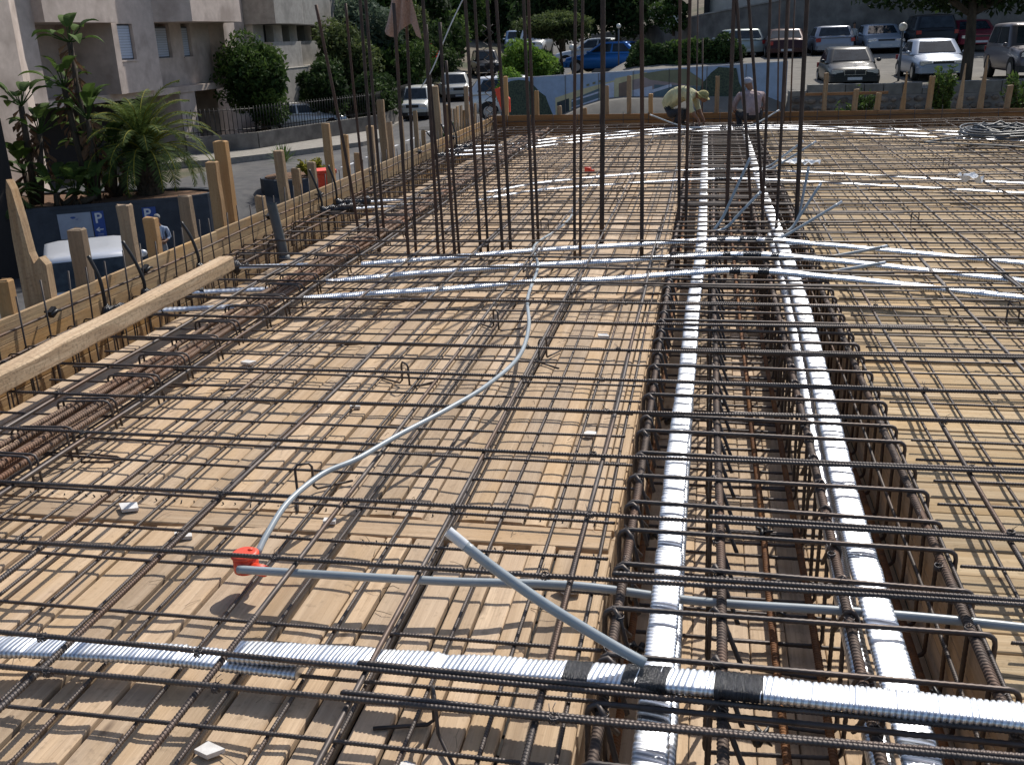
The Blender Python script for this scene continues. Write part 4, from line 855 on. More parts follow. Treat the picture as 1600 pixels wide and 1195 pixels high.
# signs on the planter wall
u = Vector((-13.5+16.5, 24.2-22.35, 0)).normalized(); nv = Vector((u.y, -u.x, 0))
def onwall(s, z, d): return Vector((-16.5, 22.35, 0))+u*s+nv*d+Vector((0, 0, z))
def wallquad(mb, s0, s1, z0, z1, d0, d1): mb.add([onwall(s0, z0, d0), onwall(s1, z0, d0), onwall(s1, z0, d1), onwall(s0, z0, d1), onwall(s0, z1, d0), onwall(s1, z1, d0), onwall(s1, z1, d1), onwall(s0, z1, d1)], [(0,1,2,3),(7,6,5,4),(4,5,1,0),(5,6,2,1),(6,7,3,2),(7,4,0,3)])
def text_mesh(body, size):
    cu = bpy.data.curves.new('txt', 'FONT'); cu.body = body; cu.size = size; cu.extrude = .002; cu.offset = size*.02; cu.align_x = 'CENTER'
    ob = bpy.data.objects.new('txt', cu); COL.objects.link(ob); dg = bpy.context.evaluated_depsgraph_get(); me = bpy.data.meshes.new_from_object(ob.evaluated_get(dg)); bpy.data.objects.remove(ob); return me
def sign_letter(parent, s, z, body, size):
    me = text_mesh(body, size); me.materials.append(M['white']); o = link('lettering', me, parent)
    o.matrix_local = Matrix.Translation(onwall(s, z, .045)) @ Matrix(((u.x, 0, nv.x), (u.y, 0, nv.y), (0, 1, 0))).to_4x4()
sg = empty('sign_board', (0, 0, 0), 0, 'pale grey-blue sign board with a small dark emblem on the planter wall', 'sign')
mb = MB(); wallquad(mb, .36, 1.15, -2.76, -2.12, .005, .03); mb.build('panel', M['signgrey'], sg)
mb = MB(); mb.add([onwall(.72+.07*math.cos(a)*(1-.3*(a > 3)), -2.23+.03*math.sin(a*1.), .034) for a in (0, .6, 1.2, 2, 2.8, 3.6, 4.4, 5.4)], [tuple(range(8))]); wallquad(mb, .78, .84, -2.285, -2.27, .03, .034); mb.build('emblem', M['blue'], sg)
sg = empty('parking_sign', (0, 0, 0), 0, 'tall blue sign with white P and left arrow beside the pale board', 'sign', 'blue parking signs')
mb = MB(); wallquad(mb, 1.18, 1.46, -2.8, -2.12, .005, .035); mb.build('panel', M['blue'], sg)
sign_letter(sg, 1.32, -2.41, 'P', .36)
mb = MB(); wallquad(mb, 1.24, 1.40, -2.60, -2.575, .035, .041); mb.build('arrow', M['white'], sg)
mb = MB(); mb.add([onwall(1.22, -2.5875, .042), onwall(1.30, -2.65, .042), onwall(1.32, -2.63, .042), onwall(1.265, -2.5875, .042), onwall(1.32, -2.54, .042), onwall(1.30, -2.52, .042)], [(0, 1, 2, 3), (0, 3, 4, 5)]); mb.build('arrow', M['white'], sg)
for k in range(2): mb = MB(); wallquad(mb, 1.25, 1.39, -2.715-.04*k, -2.70-.04*k, .035, .04); mb.build('text_line', M['signgrey'], sg)
sg = empty('parking_sign', (0, 0, 0), 0, 'square blue sign with a white P behind the standing man', 'sign', 'blue parking signs')
mb = MB(); wallquad(mb, 2.40, 2.74, -2.6, -2.13, .005, .035); mb.build('panel', M['blue'], sg)
sign_letter(sg, 2.52, -2.41, 'P', .36)
# hoarding with printed picture
hd = empty('hoarding', (0, 0, 0), 0, 'long site hoarding printed with a picture of a modern building under blue sky', 'hoarding')
HA = Vector((-5.3, 26.5, 0)); hu = Vector((.93523, -.35405, 0)); hn = Vector((-.35405, -.93523, 0))
def hp(s, z, d): return HA+hu*s+hn*d+Vector((0, 0, z))
def topz(s): return .74+.26*(s-.9)/6.2
def hpoly(name, pts, d, mat):
    mb = MB(); n = len(pts); f = [hp(s, z, d) for s, z in pts]; b = [hp(s, z, d-.003) for s, z in pts]
    ar = sum(pts[i][0]*pts[(i+1) % n][1]-pts[(i+1) % n][0]*pts[i][1] for i in range(n))
    if ar < 0: f = f[::-1]; b = b[::-1]
    mb.add(f+b, [tuple(range(n)), tuple(range(n, 2*n))[::-1]]+[((i+1) % n, i, n+i, n+(i+1) % n) for i in range(n)]); mb.build(name, mat, hd)
hm = lambda n, c, c2=None: noise_mat(n, c, c2 or tuple(x*1.25 for x in c), scale=5, rough=.75, bump=0)
hsky = hm('print_sky', (.25, .34, .47)); hbe = hm('print_beige', (.46, .43, .27)); hdk = hm('print_dark', (.03, .045, .05)); hgl = hm('print_glass', (.10, .15, .18)); hgr = hm('print_roof', (.16, .17, .11)); hwh = hm('print_white', (.46, .50, .60)); htr = noise_mat('print_trees', (.015, .03, .025), (.08, .11, .07), scale=22, bump=0, rough=.8); hbr = hm('print_brown', (.18, .13, .10)); hred = hm('print_shade', (.28, .23, .23))
mb = MB(); 
for a in range(8):
    s0, s1 = a*7.5/8, (a+1)*7.5/8; mb.add([hp(s0, -.9, 0), hp(s1-.004, -.9, 0), hp(s1-.004, topz(s1), 0), hp(s0, topz(s0), 0), hp(s0, -.9, -.02), hp(s1-.004, -.9, -.02), hp(s1-.004, topz(s1), -.02), hp(s0, topz(s0), -.02)], [(0,1,2,3),(7,6,5,4),(3,2,6,7)])
mb.build('panel', hsky, hd)
hpoly('printed_tree', [(.0,.55),(.25,.66),(.5,.69),(.8,.66),(1.0,.5),(1.1,.4),(1.29,.28),(1.36,.1),(1.5,-.2),(1.7,-.8),(0,-.8)], .005, htr)
hpoly('printed_building', [(1.57,.24),(2.2,.42),(3.25,.66),(3.25,-.8),(1.57,-.8)], .005, hbe)
hpoly('printed_window', [(1.62,.13),(1.97,.23),(1.97,-.8),(1.62,-.8)], .010, hdk); hpoly('printed_window', [(2.04,.20),(2.83,.47),(2.83,-.8),(2.04,-.8)], .010, hgl)
for z0 in (.0, .16): hpoly('printed_balcony', [(2.04, z0-.02), (2.83, z0+.20), (2.83, z0+.245), (2.04, z0+.01)], .015, hwh)
for k in range(4): hpoly('printed_window', [(2.3+k*.17, .47+k*.045), (2.38+k*.17, .49+k*.045), (2.38+k*.17, .54+k*.045), (2.3+k*.17, .52+k*.045)], .010, hgr)
hpoly('printed_wall', [(2.9,.55),(3.23,.62),(3.23,-.8),(2.9,-.8)], .012, hwh)
hpoly('printed_building', [(3.25,.70),(4.1,.84),(4.1,-.8),(3.25,-.8)], .008, hbe)
hpoly('printed_wall', [(3.72,.66),(4.19,.74),(5.3,.6),(5.45,-.8),(3.72,-.8)], .013, hred)
hpoly('printed_wall', [(3.36,.58),(3.68,.66),(3.68,-.8),(3.36,-.8)], .013, hbr)
hpoly('printed_wall', [(3.72,.42),(4.25,.52),(4.25,.0),(3.72,-.05)], .016, hwh)
hpoly('printed_roof', [(3.9,.79),(4.5,.87),(5.1,.9),(5.75,.5),(5.3,.52),(4.75,.60),(4.2,.66)], .019, hgr)
hpoly('printed_window', [(4.3,.55),(5.6,.5),(5.6,-.8),(4.3,-.8)], .017, hgl)
hpoly('printed_balcony', [(4.0,.36),(4.74,.57),(4.76,.50),(4.0,.29)], .022, hwh); hpoly('printed_balcony', [(4.2,.0),(4.72,.17),(4.74,.10),(4.2,-.07)], .022, hwh)
hpoly('printed_tree', [(5.72,.80),(5.9,.93),(6.33,.9),(6.40,.6),(6.5,.42),(6.35,.2),(6.4,-.8),(5.5,-.8),(5.45,.35),(5.5,.55)], .024, htr)
mb = MB()
for a in range(8): s0, s1 = a*7.5/8, (a+1)*7.5/8; mb.tube([hp(s0, topz(s0)+.012, -.01), hp(s1, topz(s1)+.012, -.01)], .014, 6)
mb.build('top_rail', M['white'], hd)
for a in range(1, 8): mb = MB(); s0 = a*7.5/8; mb.add([hp(s0-.008, -.9, .026), hp(s0+.008, -.9, .026), hp(s0+.008, topz(s0), .026), hp(s0-.008, topz(s0), .026)], [(0, 1, 2, 3)]); mb.build('seam', M['conc'], hd)
# stone wall with block course at the right
sw = empty('stone_wall', (0, 0, 0), 0, 'rubble stone wall topped with grey concrete blocks at the edge of the parking lot', 'wall')
mb = MB(); mb.box(1.75, 14, 23.55, 23.9, -.6, .28); mb.build('mortar', M['conc'], sw)
mb = MB(); x = 1.8
mats = noise_mat('rubble_stone', (.10, .08, .065), (.24, .20, .16), scale=6, rough=1, bump=.8, bdist=.02, attr=.35)
for rI in range(5):
    x = 1.78+rnd.uniform(0, .1); z0 = -.5+rI*.155
    while x < 9:
        wS = rnd.uniform(.14, .32); hS = rnd.uniform(.11, .15); n = 7
        pts = [Vector((x+wS/2+wS*.48*math.cos(k/n*2*PI+.2)*rnd.uniform(.85, 1.08), 0, z0+hS/2+hS*.5*math.sin(k/n*2*PI+.2)*rnd.uniform(.85, 1.08))) for k in range(n)]
        c_ = Vector((x+wS/2, 23.50-rnd.uniform(0, .03), z0+hS/2)); vs = [p+Vector((0, 23.56, 0)) for p in pts]+[c_+(p+Vector((0, 23.51, 0))-c_)*.8 for p in pts]
        mb.add(vs+[c_], [(i, (i+1) % n, n+(i+1) % n, n+i) for i in range(n)]+[(n+i, n+(i+1) % n, 2*n) for i in range(n)], rnd.random()); x += wS+.012
mb.build('stonework', mats, sw)
mb = MB(); x = 1.75; i = 0
while x < 9:
    h_ = .50+rnd.uniform(-.012, .012); mb.box(x+.006, x+.39, 23.56, 23.86, .285, h_+.02 if i % 7 else .40, rnd.random()); x += .4; i += 1
mb.build('block_course', noise_mat('concrete_block', (.13, .125, .11), (.21, .20, .18), scale=5, rough=1, bump=.4, attr=.15), sw)
# retaining walls behind the parking
rw = empty('retaining_wall', (0, 0, 0), 0, 'tall grey stained retaining wall behind the parked cars', 'wall')
W0 = [(-6.6, 59, 1.6, -1.2), (-2.6, 51, 1.95, .3), (-.28, 45, 2.3, .6), (3.2, 42, 2.75, .7), (5.5, 40.6, 3.4, .8), (9, 39.6, 4.2, .8), (20, 38, 5.2, .5)]
mb = MB()
for (x0, y0, z0, b0), (x1, y1, z1, b1) in zip(W0[:-1], W0[1:]):
    mb.add([(x0, y0, b0-1), (x1, y1, b1-1), (x1, y1, z1), (x0, y0, z0), (x0, y0+.4, b0-1), (x1, y1+.4, b1-1), (x1, y1+.4, z1), (x0, y0+.4, z0)], [(0,1,2,3),(7,6,5,4),(3,2,6,7),(1,0,4,5)])
mb.build('wall_face', M['conc'], rw)
mb = MB()
for (x0, y0, z0, b0), (x1, y1, z1, b1) in zip(W0[:-1], W0[1:]): mb.add([(x0, y0-.05, z0+.003), (x1, y1-.05, z1+.003), (x1, y1-.05, z1+.06), (x0, y0-.05, z0+.06), (x0, y0+.43, z0+.003), (x1, y1+.43, z1+.003), (x1, y1+.43, z1+.06), (x0, y0+.43, z0+.06)], [(0,1,2,3),(7,6,5,4),(3,2,6,7),(1,0,4,5)])
mb.build('coping', M['plasterg'], rw)
b3 = empty('plain_building', (0, 0, 0), 0, 'pale rendered wall of a building rising above the retaining wall, top centre', 'building')
mb = MB(); mb.prism([(-.2, 47), (3.6, 44), (14, 42.5), (14, 50), (0, 52)], 1.5, 8); mb.build('wall', M['plasterl'], b3)
mb = MB(); mb.prism([(-.3, 46.9), (-.05, 46.6), (-.05, 46.95), (-.25, 47.1)], 1.5, 8); mb.build('drain_pipe', M['void'], b3)
# lamps
def lamp(x, y, z0, z1, label, r=.11):
    root = empty('street_lamp', (x, y, z0), 0, label, 'lamp', 'globe lamps')
    mb = MB(); mb.tube([(0, 0, 0), (0, 0, z1-z0)], .03, 8); mb.build('pole', M['frame'], root)
    mb = MB(); mb.ball((0, 0, z1-z0+r*.8), r, 12); mb.build('globe', M['globe'], root)
lamp(4.95, 28.9, .2, 1.55, 'rusty pole lamp with round globe between the dark saloon and the silver car', .11)
lamp(-6.0, 46, -.6, 1.05, 'white globe lamp left of the blue car', .14); lamp(-3.8, 44.4, .2, 1.9, 'small white globe lamp on the left end of the retaining wall', .10)
# ------------------------------------------------------------------ cars
def car(label, x, y, z, rz, kind='sedan', col=(.5, .5, .5), s=.88, metal=.35, name='parked_car', cat='car', star=False, zs=1.):
    root = empty(name, (x, y, z), rz, label, cat, 'parked cars'); root.scale = (s, s, s*zs)
    P = paint('car_paint', col, metal)
    L, W = 4.6, 1.78
    if kind == 'sedan':
        st = [(-2.28,.50,.35,.80),(-2.15,.92,.26,.90),(-1.6,.98,.22,.97),(-1.0,.98,.20,.99),(0,.95,.20,1.0),(.9,.94,.20,.99),(1.5,.86,.22,.96),(2.05,.76,.26,.90),(2.26,.60,.34,.78)]
        cabs = ((-1.55, .97), (-.95, 1.42), (.35, 1.42), (1.05, .93))
    elif kind == 'hatch':
        L = 4.0; st = [(-1.98,.55,.35,.86),(-1.9,.95,.26,.93),(-1.5,1.0,.22,.98),(-.8,1.0,.20,1.0),(.2,.97,.20,1.0),(.9,.95,.20,.99),(1.4,.86,.22,.96),(1.85,.74,.26,.88),(1.98,.58,.34,.78)]
        cabs = ((-1.88, .98), (-1.5, 1.45), (.25, 1.45), (1.0, .94))
    elif kind == 'suv':
        L = 4.5; W = 1.84; st = [(-2.2,.62,.42,.90),(-2.15,1.12,.34,.96),(-1.6,1.14,.30,.99),(-.8,1.13,.28,1.0),(.2,1.11,.28,1.0),(.9,1.09,.28,.99),(1.5,1.02,.30,.97),(2.05,.95,.34,.93),(2.2,.70,.42,.86)]
        cabs = ((-2.12, 1.13), (-1.85, 1.76), (.35, 1.76), (.95, 1.07))
    else:  # pickup
        L = 4.8; W = 1.8; st = [(-2.4,.62,.42,.92),(-2.35,1.02,.36,.96),(-1.6,1.03,.32,.98),(-.8,1.03,.30,1.0),(.2,1.04,.30,1.0),(1.0,1.04,.30,.99),(1.6,1.0,.32,.97),(2.2,.92,.36,.93),(2.35,.68,.44,.86)]
        cabs = ((-.75, 1.03), (-.6, 1.66), (.55, 1.66), (1.15, 1.03))
    hw = W/2; mb = MB(); rings = []
    wheels = (-L/2+.82, L/2-.85); wr = .31 if kind in ('sedan', 'hatch') else .36
    st2 = []
    for a, b_ in zip(st[:-1], st[1:]):
        for k in range(3):
            t = k/3; st2.append(tuple(a[i]+(b_[i]-a[i])*t for i in range(4)))
    st2.append(st[-1])
    for (xx, h, b0, k) in st2:
        w_ = hw*k; bb_ = b0
        ys = [0, w_*.55, w_*.86, w_*.96, w_, w_*.985, w_*.93, w_*.82, w_*.45, 0]; zsn = [b0, b0, b0+.01, b0+.09, b0+(h-b0)*.4, b0+(h-b0)*.66, h-.07, h-.015, h+.012, h+.018]
        rings.append([Vector((xx, -yy, zz)) for yy, zz in zip(ys, zsn)]+[Vector((xx, yy, zz)) for yy, zz in zip(ys[-2:0:-1], zsn[-2:0:-1])])
    mb.loft(rings, .5, 0, True, True)
    (xr, zr), (xrt, zrt), (xft, zft), (xf, zf) = cabs
    def ringz(t):  # cabin ring at level t 0..1
        z_ = zf*(1-t)+zrt*t; f = 1-.17*max(0, t)**1.2; w_ = hw*.93*f
        x0 = xr+(xrt-xr)*t; x1 = xf+(xft-xf)*t; r_ = .12
        return [Vector((x0, -w_+r_, z_)), Vector((x0+r_, -w_, z_)), Vector(((x0+x1)/2, -w_*1.005, z_)), Vector((x1-r_*1.2, -w_, z_)), Vector((x1, -w_+r_*1.4, z_)), Vector((x1+.05*(1-t), 0, z_)), Vector((x1, w_-r_*1.4, z_)), Vector((x1-r_*1.2, w_, z_)), Vector(((x0+x1)/2, w_*1.005, z_)), Vector((x0+r_, w_, z_)), Vector((x0, w_-r_, z_)), Vector((x0-.03*(1-t), 0, z_))]
    cr_ = [ringz(-.12), ringz(0), ringz(.33), ringz(.66), ringz(.9), ringz(.97)]
    top = ringz(1.0); c_ = Vector(((xrt+xft)/2, 0, zrt)); cr_.append([c_+(p-c_)*.9+Vector((0, 0, .012)) for p in top]); cr_.append([c_+(p-c_)*.5+Vector((0, 0, .04)) for p in top])
    mb.loft(cr_, .5, 0, True, True)
    mb.build('body', P, root)
    def gl(name, P4, off):
        m = MB(); m.add([p+off for p in P4], [(0, 1, 2, 3)], .5); m.build(name, M['glass'], root)
    A, B = ringz(.12), ringz(.88)
    def quad(i, j, k0=.0, k1=1., off=Vector((0, 0, 0)), name='window'):
        a0 = A[i].lerp(A[j], k0); a1 = A[i].lerp(A[j], k1); b0 = B[i].lerp(B[j], k0); b1 = B[i].lerp(B[j], k1)
        gl(name, [a0, a1, b1, b0], off)
    # windscreen (two facets as one mesh), rear window
    for nm, ids, ox in (('windscreen', (4, 5, 6), .02), ('rear_window', (10, 11, 0), -.02)):
        m = MB(); v = [A[i]+Vector((ox, 0, .006)) for i in ids]+[B[i]+Vector((ox, 0, .006)) for i in ids]
        sc_ = lambda p: Vector((p.x, p.y*.97, p.z)); v = [sc_(p) for p in v]
        m.add(v, [(0, 1, 4, 3), (1, 2, 5, 4)], .5, 0, True); m.build(nm, M['glass'], root)
    for sgn, (i0, i1, i2) in ((-1, (1, 2, 3)), (1, (9, 8, 7))):
        off = Vector((0, sgn*.014, .0))
        for (a, b_, k0, k1) in ((i0, i1, .12, .94), (i1, i2, .04, .92)): quad(a, b_, k0, k1, off, 'side_window')
    for wx in wheels:
        for sgn in (-1, 1):
            t = MB(); yo = sgn*(hw-.02); t.tube([(0, -sgn*.20, 0), (0, -sgn*.19, 0), (0, -.0, 0), (0, sgn*.015, 0)], [wr*.9, wr, wr, wr*.92], 20); to = t.build('wheel', M['tyre'], root); to.location = (wx, yo, wr)
            r_ = MB(); r_.tube([(0, sgn*.012, 0), (0, sgn*.022, 0)], wr*.62, 16); r_.build('rim', M['rim'], to)
            a = MB(); a.add([(wx+(wr+.05)*math.cos(k/12*PI), sgn*(hw*.99+.004), wr+.0+(wr+.05)*math.sin(k/12*PI)) for k in range(13)], [tuple(range(13))]); a.build('wheel_arch', M['tyre'], root)
    xf_, xb_ = st[-1][0], st[0][0]; hf = st[-2][1]; hb = st[1][1]
    for sgn in (-1, 1):
        h_ = MB(); h_.loft([[Vector((xx, sgn*yy, zz)) for yy, zz in ((hw*.42, hf-.20), (hw*.86, hf-.18), (hw*.84, hf-.05), (hw*.44, hf-.045))] for xx in (xf_-.22, xf_-.03)], .5, 0, True, False); h_.build('headlight', M['lamp'], root)
        t = MB(); t.box(xb_+.0, xb_+.12, sgn*hw*.80-.13, sgn*hw*.80+.03*sgn+.05, hb-.26, hb-.08); t.build('tail_light', M['tail'], root)
        m = MB(); m.ball((.85 if kind != 'hatch' else .8, sgn*(hw+.06), zf+.06), .09, 8, sc=(.7, 1, .75)); m.build('mirror', P, root)
    g = MB(); g.box(xf_-.10, xf_-.005, -hw*.38, hw*.38, hf-.21, hf-.05); gr = g.build('grille', M['black'], root)
    if star:
        c_ = MB(); 
        for (a0, a1, b0, b1) in ((-hw*.40, hw*.40, hf-.055, hf-.035), (-hw*.40, hw*.40, hf-.225, hf-.21), (-hw*.40, -hw*.375, hf-.21, hf-.055), (hw*.375, hw*.40, hf-.21, hf-.055), (-.008, .008, hf-.21, hf-.055)): c_.box(xf_-.008, xf_+.008, a0, a1, b0, b1)
        c_.build('grille_surround', M['chrome'], gr)
        c_ = MB(); cz = hf+.10; cx_ = xf_-.12; c_.tube([(cx_, .045*math.cos(a/16*2*PI), cz+.045*math.sin(a/16*2*PI)) for a in range(17)], .005, 5)
        for a in (PI/2, PI/2+2*PI/3, PI/2-2*PI/3): c_.tube([(cx_, 0, cz), (cx_, .045*math.cos(a), cz+.045*math.sin(a))], .005, 5)
        c_.tube([(cx_, 0, cz-.10), (cx_, 0, cz-.045)], .005, 5); c_.build('bonnet_emblem', M['chrome'], root)
    for (xx, sg_) in ((xf_, 1), (xb_, -1)):
        bm_ = MB(); bm_.loft([[Vector((xx+sg_*dx, yy, zz)) for yy, zz in ((-hw*w2, .30), (hw*w2, .30), (hw*w2, .50), (-hw*w2, .50))] for dx, w2 in ((-.25, .97), (-.02, .90), (.05, .80))], .5, 0, True, False)
        bp = bm_.build('bumper', M['black'] if kind in ('suv', 'pickup') else P, root)
        pm = MB(); pm.box(xx+.055*sg_-.005, xx+.055*sg_+.008, -.24, .24, .36, .46); pm.build('number_plate', M['plate'], bp)
    return root
F = -PI/2; Bk = PI/2
car('dark grey saloon with upright chrome grille facing the site across the stone wall', 3.68, 29.4, .14, F, 'sedan', (.022, .025, .027), .75, star=True, zs=.95)
car('pale silver saloon behind the leafy bush right of the dark saloon', 5.93, 30.0, .27, F, 'sedan', (.33, .38, .47), 0.75, zs=0.95)
car('grey-brown estate cut off by the right edge of the picture', 8.0, 28.6, .28, F, 'suv', (.15, .14, .155), 0.76)
car('silver hatchback seen from behind in the back row', 4.25, 39.3, .72, Bk, 'hatch', (.27, .29, .34), .79, zs=.84)
car('silver-blue saloon facing forward in the back row beside the globe lamp', 5.95, 39.4, .74, F, 'sedan', (.36, .42, .50), .79, zs=.84)
car('black off-road car seen from behind under the tree', 7.45, 38.9, .76, Bk, 'suv', (.015, .018, .022), .79, zs=.84)
car('dark red saloon facing forward half behind the tree trunk', 8.8, 38.6, .78, F, 'sedan', (.16, .015, .035), .79, zs=.84)
car('dark red-black saloon seen from behind left of the silver hatchback', 2.6, 38.8, .70, Bk, 'sedan', (.05, .02, .02), .79, zs=.84)
car('white car with bright rear screen partly behind the hedge', 1.0, 39.8, .72, Bk+.2, 'hatch', (.36, .40, .38), .79, zs=.84)
car('bright blue saloon seen from the side left of the hedge', -4.55, 49.3, -.05, PI-.25, 'sedan', (.02, .14, .42), 1.0, zs=0.95)
car('white saloon behind the blue saloon', -5.6, 52.6, .1, PI-.2, 'sedan', (.55, .58, .6), 0.95)
car('white off-road car with grey hood coming down the street at the kerb', -14.9, 51.8, -2.2, F+.12, 'suv', (.62, .63, .60), .92)
car('silver and dark double-cab truck behind the white off-road car', -15.5, 62.3, -1.95, F+.35, 'pickup', (.45, .46, .45), .98)
car('black off-road car third in the line parked up the street', -16.2, 75, -1.0, F+.35, 'suv', (.03, .03, .035), 1.0)
car('light blue van-like car last in the line up the street', -17.3, 93, .25, F+.2, 'suv', (.30, .40, .55), 1.05)
car('white hatchback with dark rear window seen from behind below the left formwork wall', -12.2, 17.75, -3.56, Bk+.60, 'hatch', (.60, .62, .66), 1.12, zs=1.08)
car('white saloon parked behind the iron railing', -17.9, 43.4, -2.0, .4, 'sedan', (.7, .7, .7), .86)
car('white car whose roof just shows over the left end of the hoarding', -5.7, 31.3, -.65, .2, 'hatch', (.6, .6, .6), .85)
car('white van standing under dark trees at the top of the street', -10.5, 63, .45, F, 'suv', (.7, .7, .7), .95)
# ------------------------------------------------------------------ vegetation
def leaves(mb, c, rad, n, size, val0=.5, spread=.5, R=rnd, flat=.0):
    c = Vector(c)
    for _ in range(n):
        while True:
            p = Vector((R.uniform(-1, 1), R.uniform(-1, 1), R.uniform(-1, 1)))
            if p.length <= 1: break
        if R.random() < .6 and p.length > .01: p = p.normalized()*R.uniform(.75, 1.02)
        q = c+Vector((p.x*rad[0], p.y*rad[1], p.z*rad[2])); a = Vector((R.gauss(0, 1), R.gauss(0, 1), R.gauss(0, 1)*(1-flat))).normalized(); b_ = a.cross(Vector((R.gauss(0, 1), R.gauss(0, 1), R.gauss(0, 1)))).normalized()
        s_ = size*R.uniform(.6, 1.3); v = min(1, max(0, val0+p.z*.3+R.uniform(-spread, spread)*.6))  # tone lightens upward in the clump, light from above painted in
        mb.add([q-a*s_, q+b_*s_*.42, q+a*s_, q-b_*s_*.42], [(0, 1, 2, 3)], v)
def tree(name, label, cat, base, crown, rad, mat, n=3500, size=.12, clumps=14, trunk_r=.12, group='trees and shrubs around the site', flowers=None, limbs=5, core=True):
    root = empty(name, base, 0, label, cat, group); c = Vector(crown)-Vector(base); mb = MB()
    R = random.Random(hash(label) % 9999 if False else len(label)*37+n)
    cl = []
    for k in range(clumps):
        while True:
            p = Vector((R.uniform(-1, 1), R.uniform(-1, 1), R.uniform(-1, 1)))
            if p.length <= 1: break
        if p.length > 0.01: p = p.normalized()*R.uniform(.45, .82)
        q = c+Vector((p.x*rad[0], p.y*rad[1], p.z*rad[2])); f = R.uniform(.28, .5); cl.append(q)
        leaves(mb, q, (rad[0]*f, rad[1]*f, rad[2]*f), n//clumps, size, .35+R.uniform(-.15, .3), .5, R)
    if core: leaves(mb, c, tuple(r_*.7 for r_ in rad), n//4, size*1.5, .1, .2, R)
    mb.build('crown', LF[mat], root)
    t = MB(); H = max(.2, c.z); t.tube([(0, 0, 0), (c.x*.2+.03, c.y*.2, H*.35), (c.x*.7, c.y*.7, H*.75), (c.x, c.y, c.z)], [trunk_r*1.2, trunk_r, trunk_r*.7, trunk_r*.3], 8)
    for k in range(limbs):
        q = cl[k % len(cl)]; s0 = Vector((c.x*.5, c.y*.5, H*.55)); t.tube([s0, s0.lerp(q, .5)+Vector((0, 0, .05)), q], [trunk_r*.5, trunk_r*.35, trunk_r*.1], 6)
    t.build('trunk', M['bark'], root)
    if flowers:
        for q in cl[:8]:
            f = MB(); leaves(f, q, tuple(r_*.42 for r_ in rad), flowers[1]//8, size*.8, .6, .5, R); f.build('flower_cluster', LF[flowers[0]], root)
    return root
tree('leafy_tree', 'bushy green tree in front of the beige block above the railing', 'tree', (-18.2, 39.8, -2.2), (-18.15, 39.6, .55), (1.75, 1.5, 1.85), 'mid', 9000, .11, 22, .12)
tree('leafy_tree', 'small dark tree behind the railing right of the bushy tree', 'tree', (-16.9, 43.5, -2.1), (-16.7, 43.6, -.2), (1.3, 1.3, 1.2), 'dark', 4000, .12, 14, .1)
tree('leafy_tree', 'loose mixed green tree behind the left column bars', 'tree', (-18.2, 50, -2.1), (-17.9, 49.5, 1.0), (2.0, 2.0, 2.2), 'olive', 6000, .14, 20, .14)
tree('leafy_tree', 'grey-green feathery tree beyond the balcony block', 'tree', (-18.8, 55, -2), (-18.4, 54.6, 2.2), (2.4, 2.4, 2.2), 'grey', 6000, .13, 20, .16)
tree('leafy_tree', 'low dark shrubs crowding the railing behind the white off-road car', 'shrub', (-15.6, 46.8, -2.1), (-15.9, 47.2, -.6), (1.3, 2.2, 1.3), 'dark', 5000, .12, 18, .1)
tree('leafy_tree', 'green shrub mass above the white off-road car', 'shrub', (-17.0, 54.5, -2), (-17.0, 54.5, .3), (2.0, 2.6, 1.9), 'mid', 6000, .14, 20, .12)
tree('flowering_shrub', 'shrub with red flowers beyond the railing', 'shrub', (-17.6, 60, -1.6), (-17.5, 60, .7), (1.8, 1.8, 1.3), 'mid', 3500, .13, 14, .1, flowers=('red', 500))
tree('leafy_tree', 'bright-topped tree left of the hanging rag', 'tree', (-19.8, 60, -1.6), (-19.6, 60, 3.2), (2.6, 2.6, 2.8), 'mid', 6500, .16, 20, .2)
tree('leafy_tree', 'dark green shrub bank left of the parked line of cars', 'shrub', (-18.8, 66, -1.2), (-18.7, 66, .9), (2.4, 2.6, 1.8), 'dark', 5500, .15, 18, .12)
tree('leafy_tree', 'green shrub bank beside the black off-road car up the street', 'shrub', (-19.6, 74, -.6), (-19.5, 74, 1.9), (2.6, 3.0, 2.2), 'mid', 5500, .17, 18, .12)
tree('leafy_tree', 'full mid-green tree between the feathery tree and the hanging rag', 'tree', (-16.9, 57.5, -1.9), (-17.4, 57.5, 1.9), (1.7, 1.7, 1.7), 'olive', 6000, .13, 20, .12)
tree('leafy_tree', 'mid-green shrub bank below the balcony block', 'shrub', (-18.6, 47, -2.1), (-18.4, 46.8, -.6), (1.2, 2.0, 1.1), 'mid', 4500, .12, 16, .1)
tree('tall_tree', 'mid-green tall tree behind the hanging rag', 'tree', (-19.2, 80, .2), (-19.4, 80, 4.2), (2.6, 2.6, 2.6), 'mid', 6000, .2, 20, .2)
tree('tall_tree', 'very dark tall tree above the parked line of cars', 'tree', (-20.0, 70, -.6), (-19.8, 70, 3.2), (3.6, 3.4, 4.2), 'dark', 7000, .22, 22, .25)
tree('tall_tree', 'dark tree closing the top of the street', 'tree', (-16.5, 108, 1.4), (-17, 108, 5.2), (6, 5, 5.2), 'dark', 7000, .3, 22, .3)
tree('tall_tree', 'dark tree standing right of the street top', 'tree', (-12.5, 88, .8), (-12.6, 88, 4.6), (4.4, 4, 4.2), 'dark', 6500, .26, 20, .3)
tree('tall_tree', 'dark tree beyond the balcony block at the top edge', 'tree', (-27, 82, 1), (-26.5, 81, 5.5), (6.5, 5, 5.2), 'dark', 7000, .3, 24, .3)
tree('tall_tree', 'dark tree behind the street bend left of the white van', 'tree', (-15.9, 98, 1), (-21.0, 98, 4.2), (4, 4, 4), 'dark', 5000, .28, 18, .3)
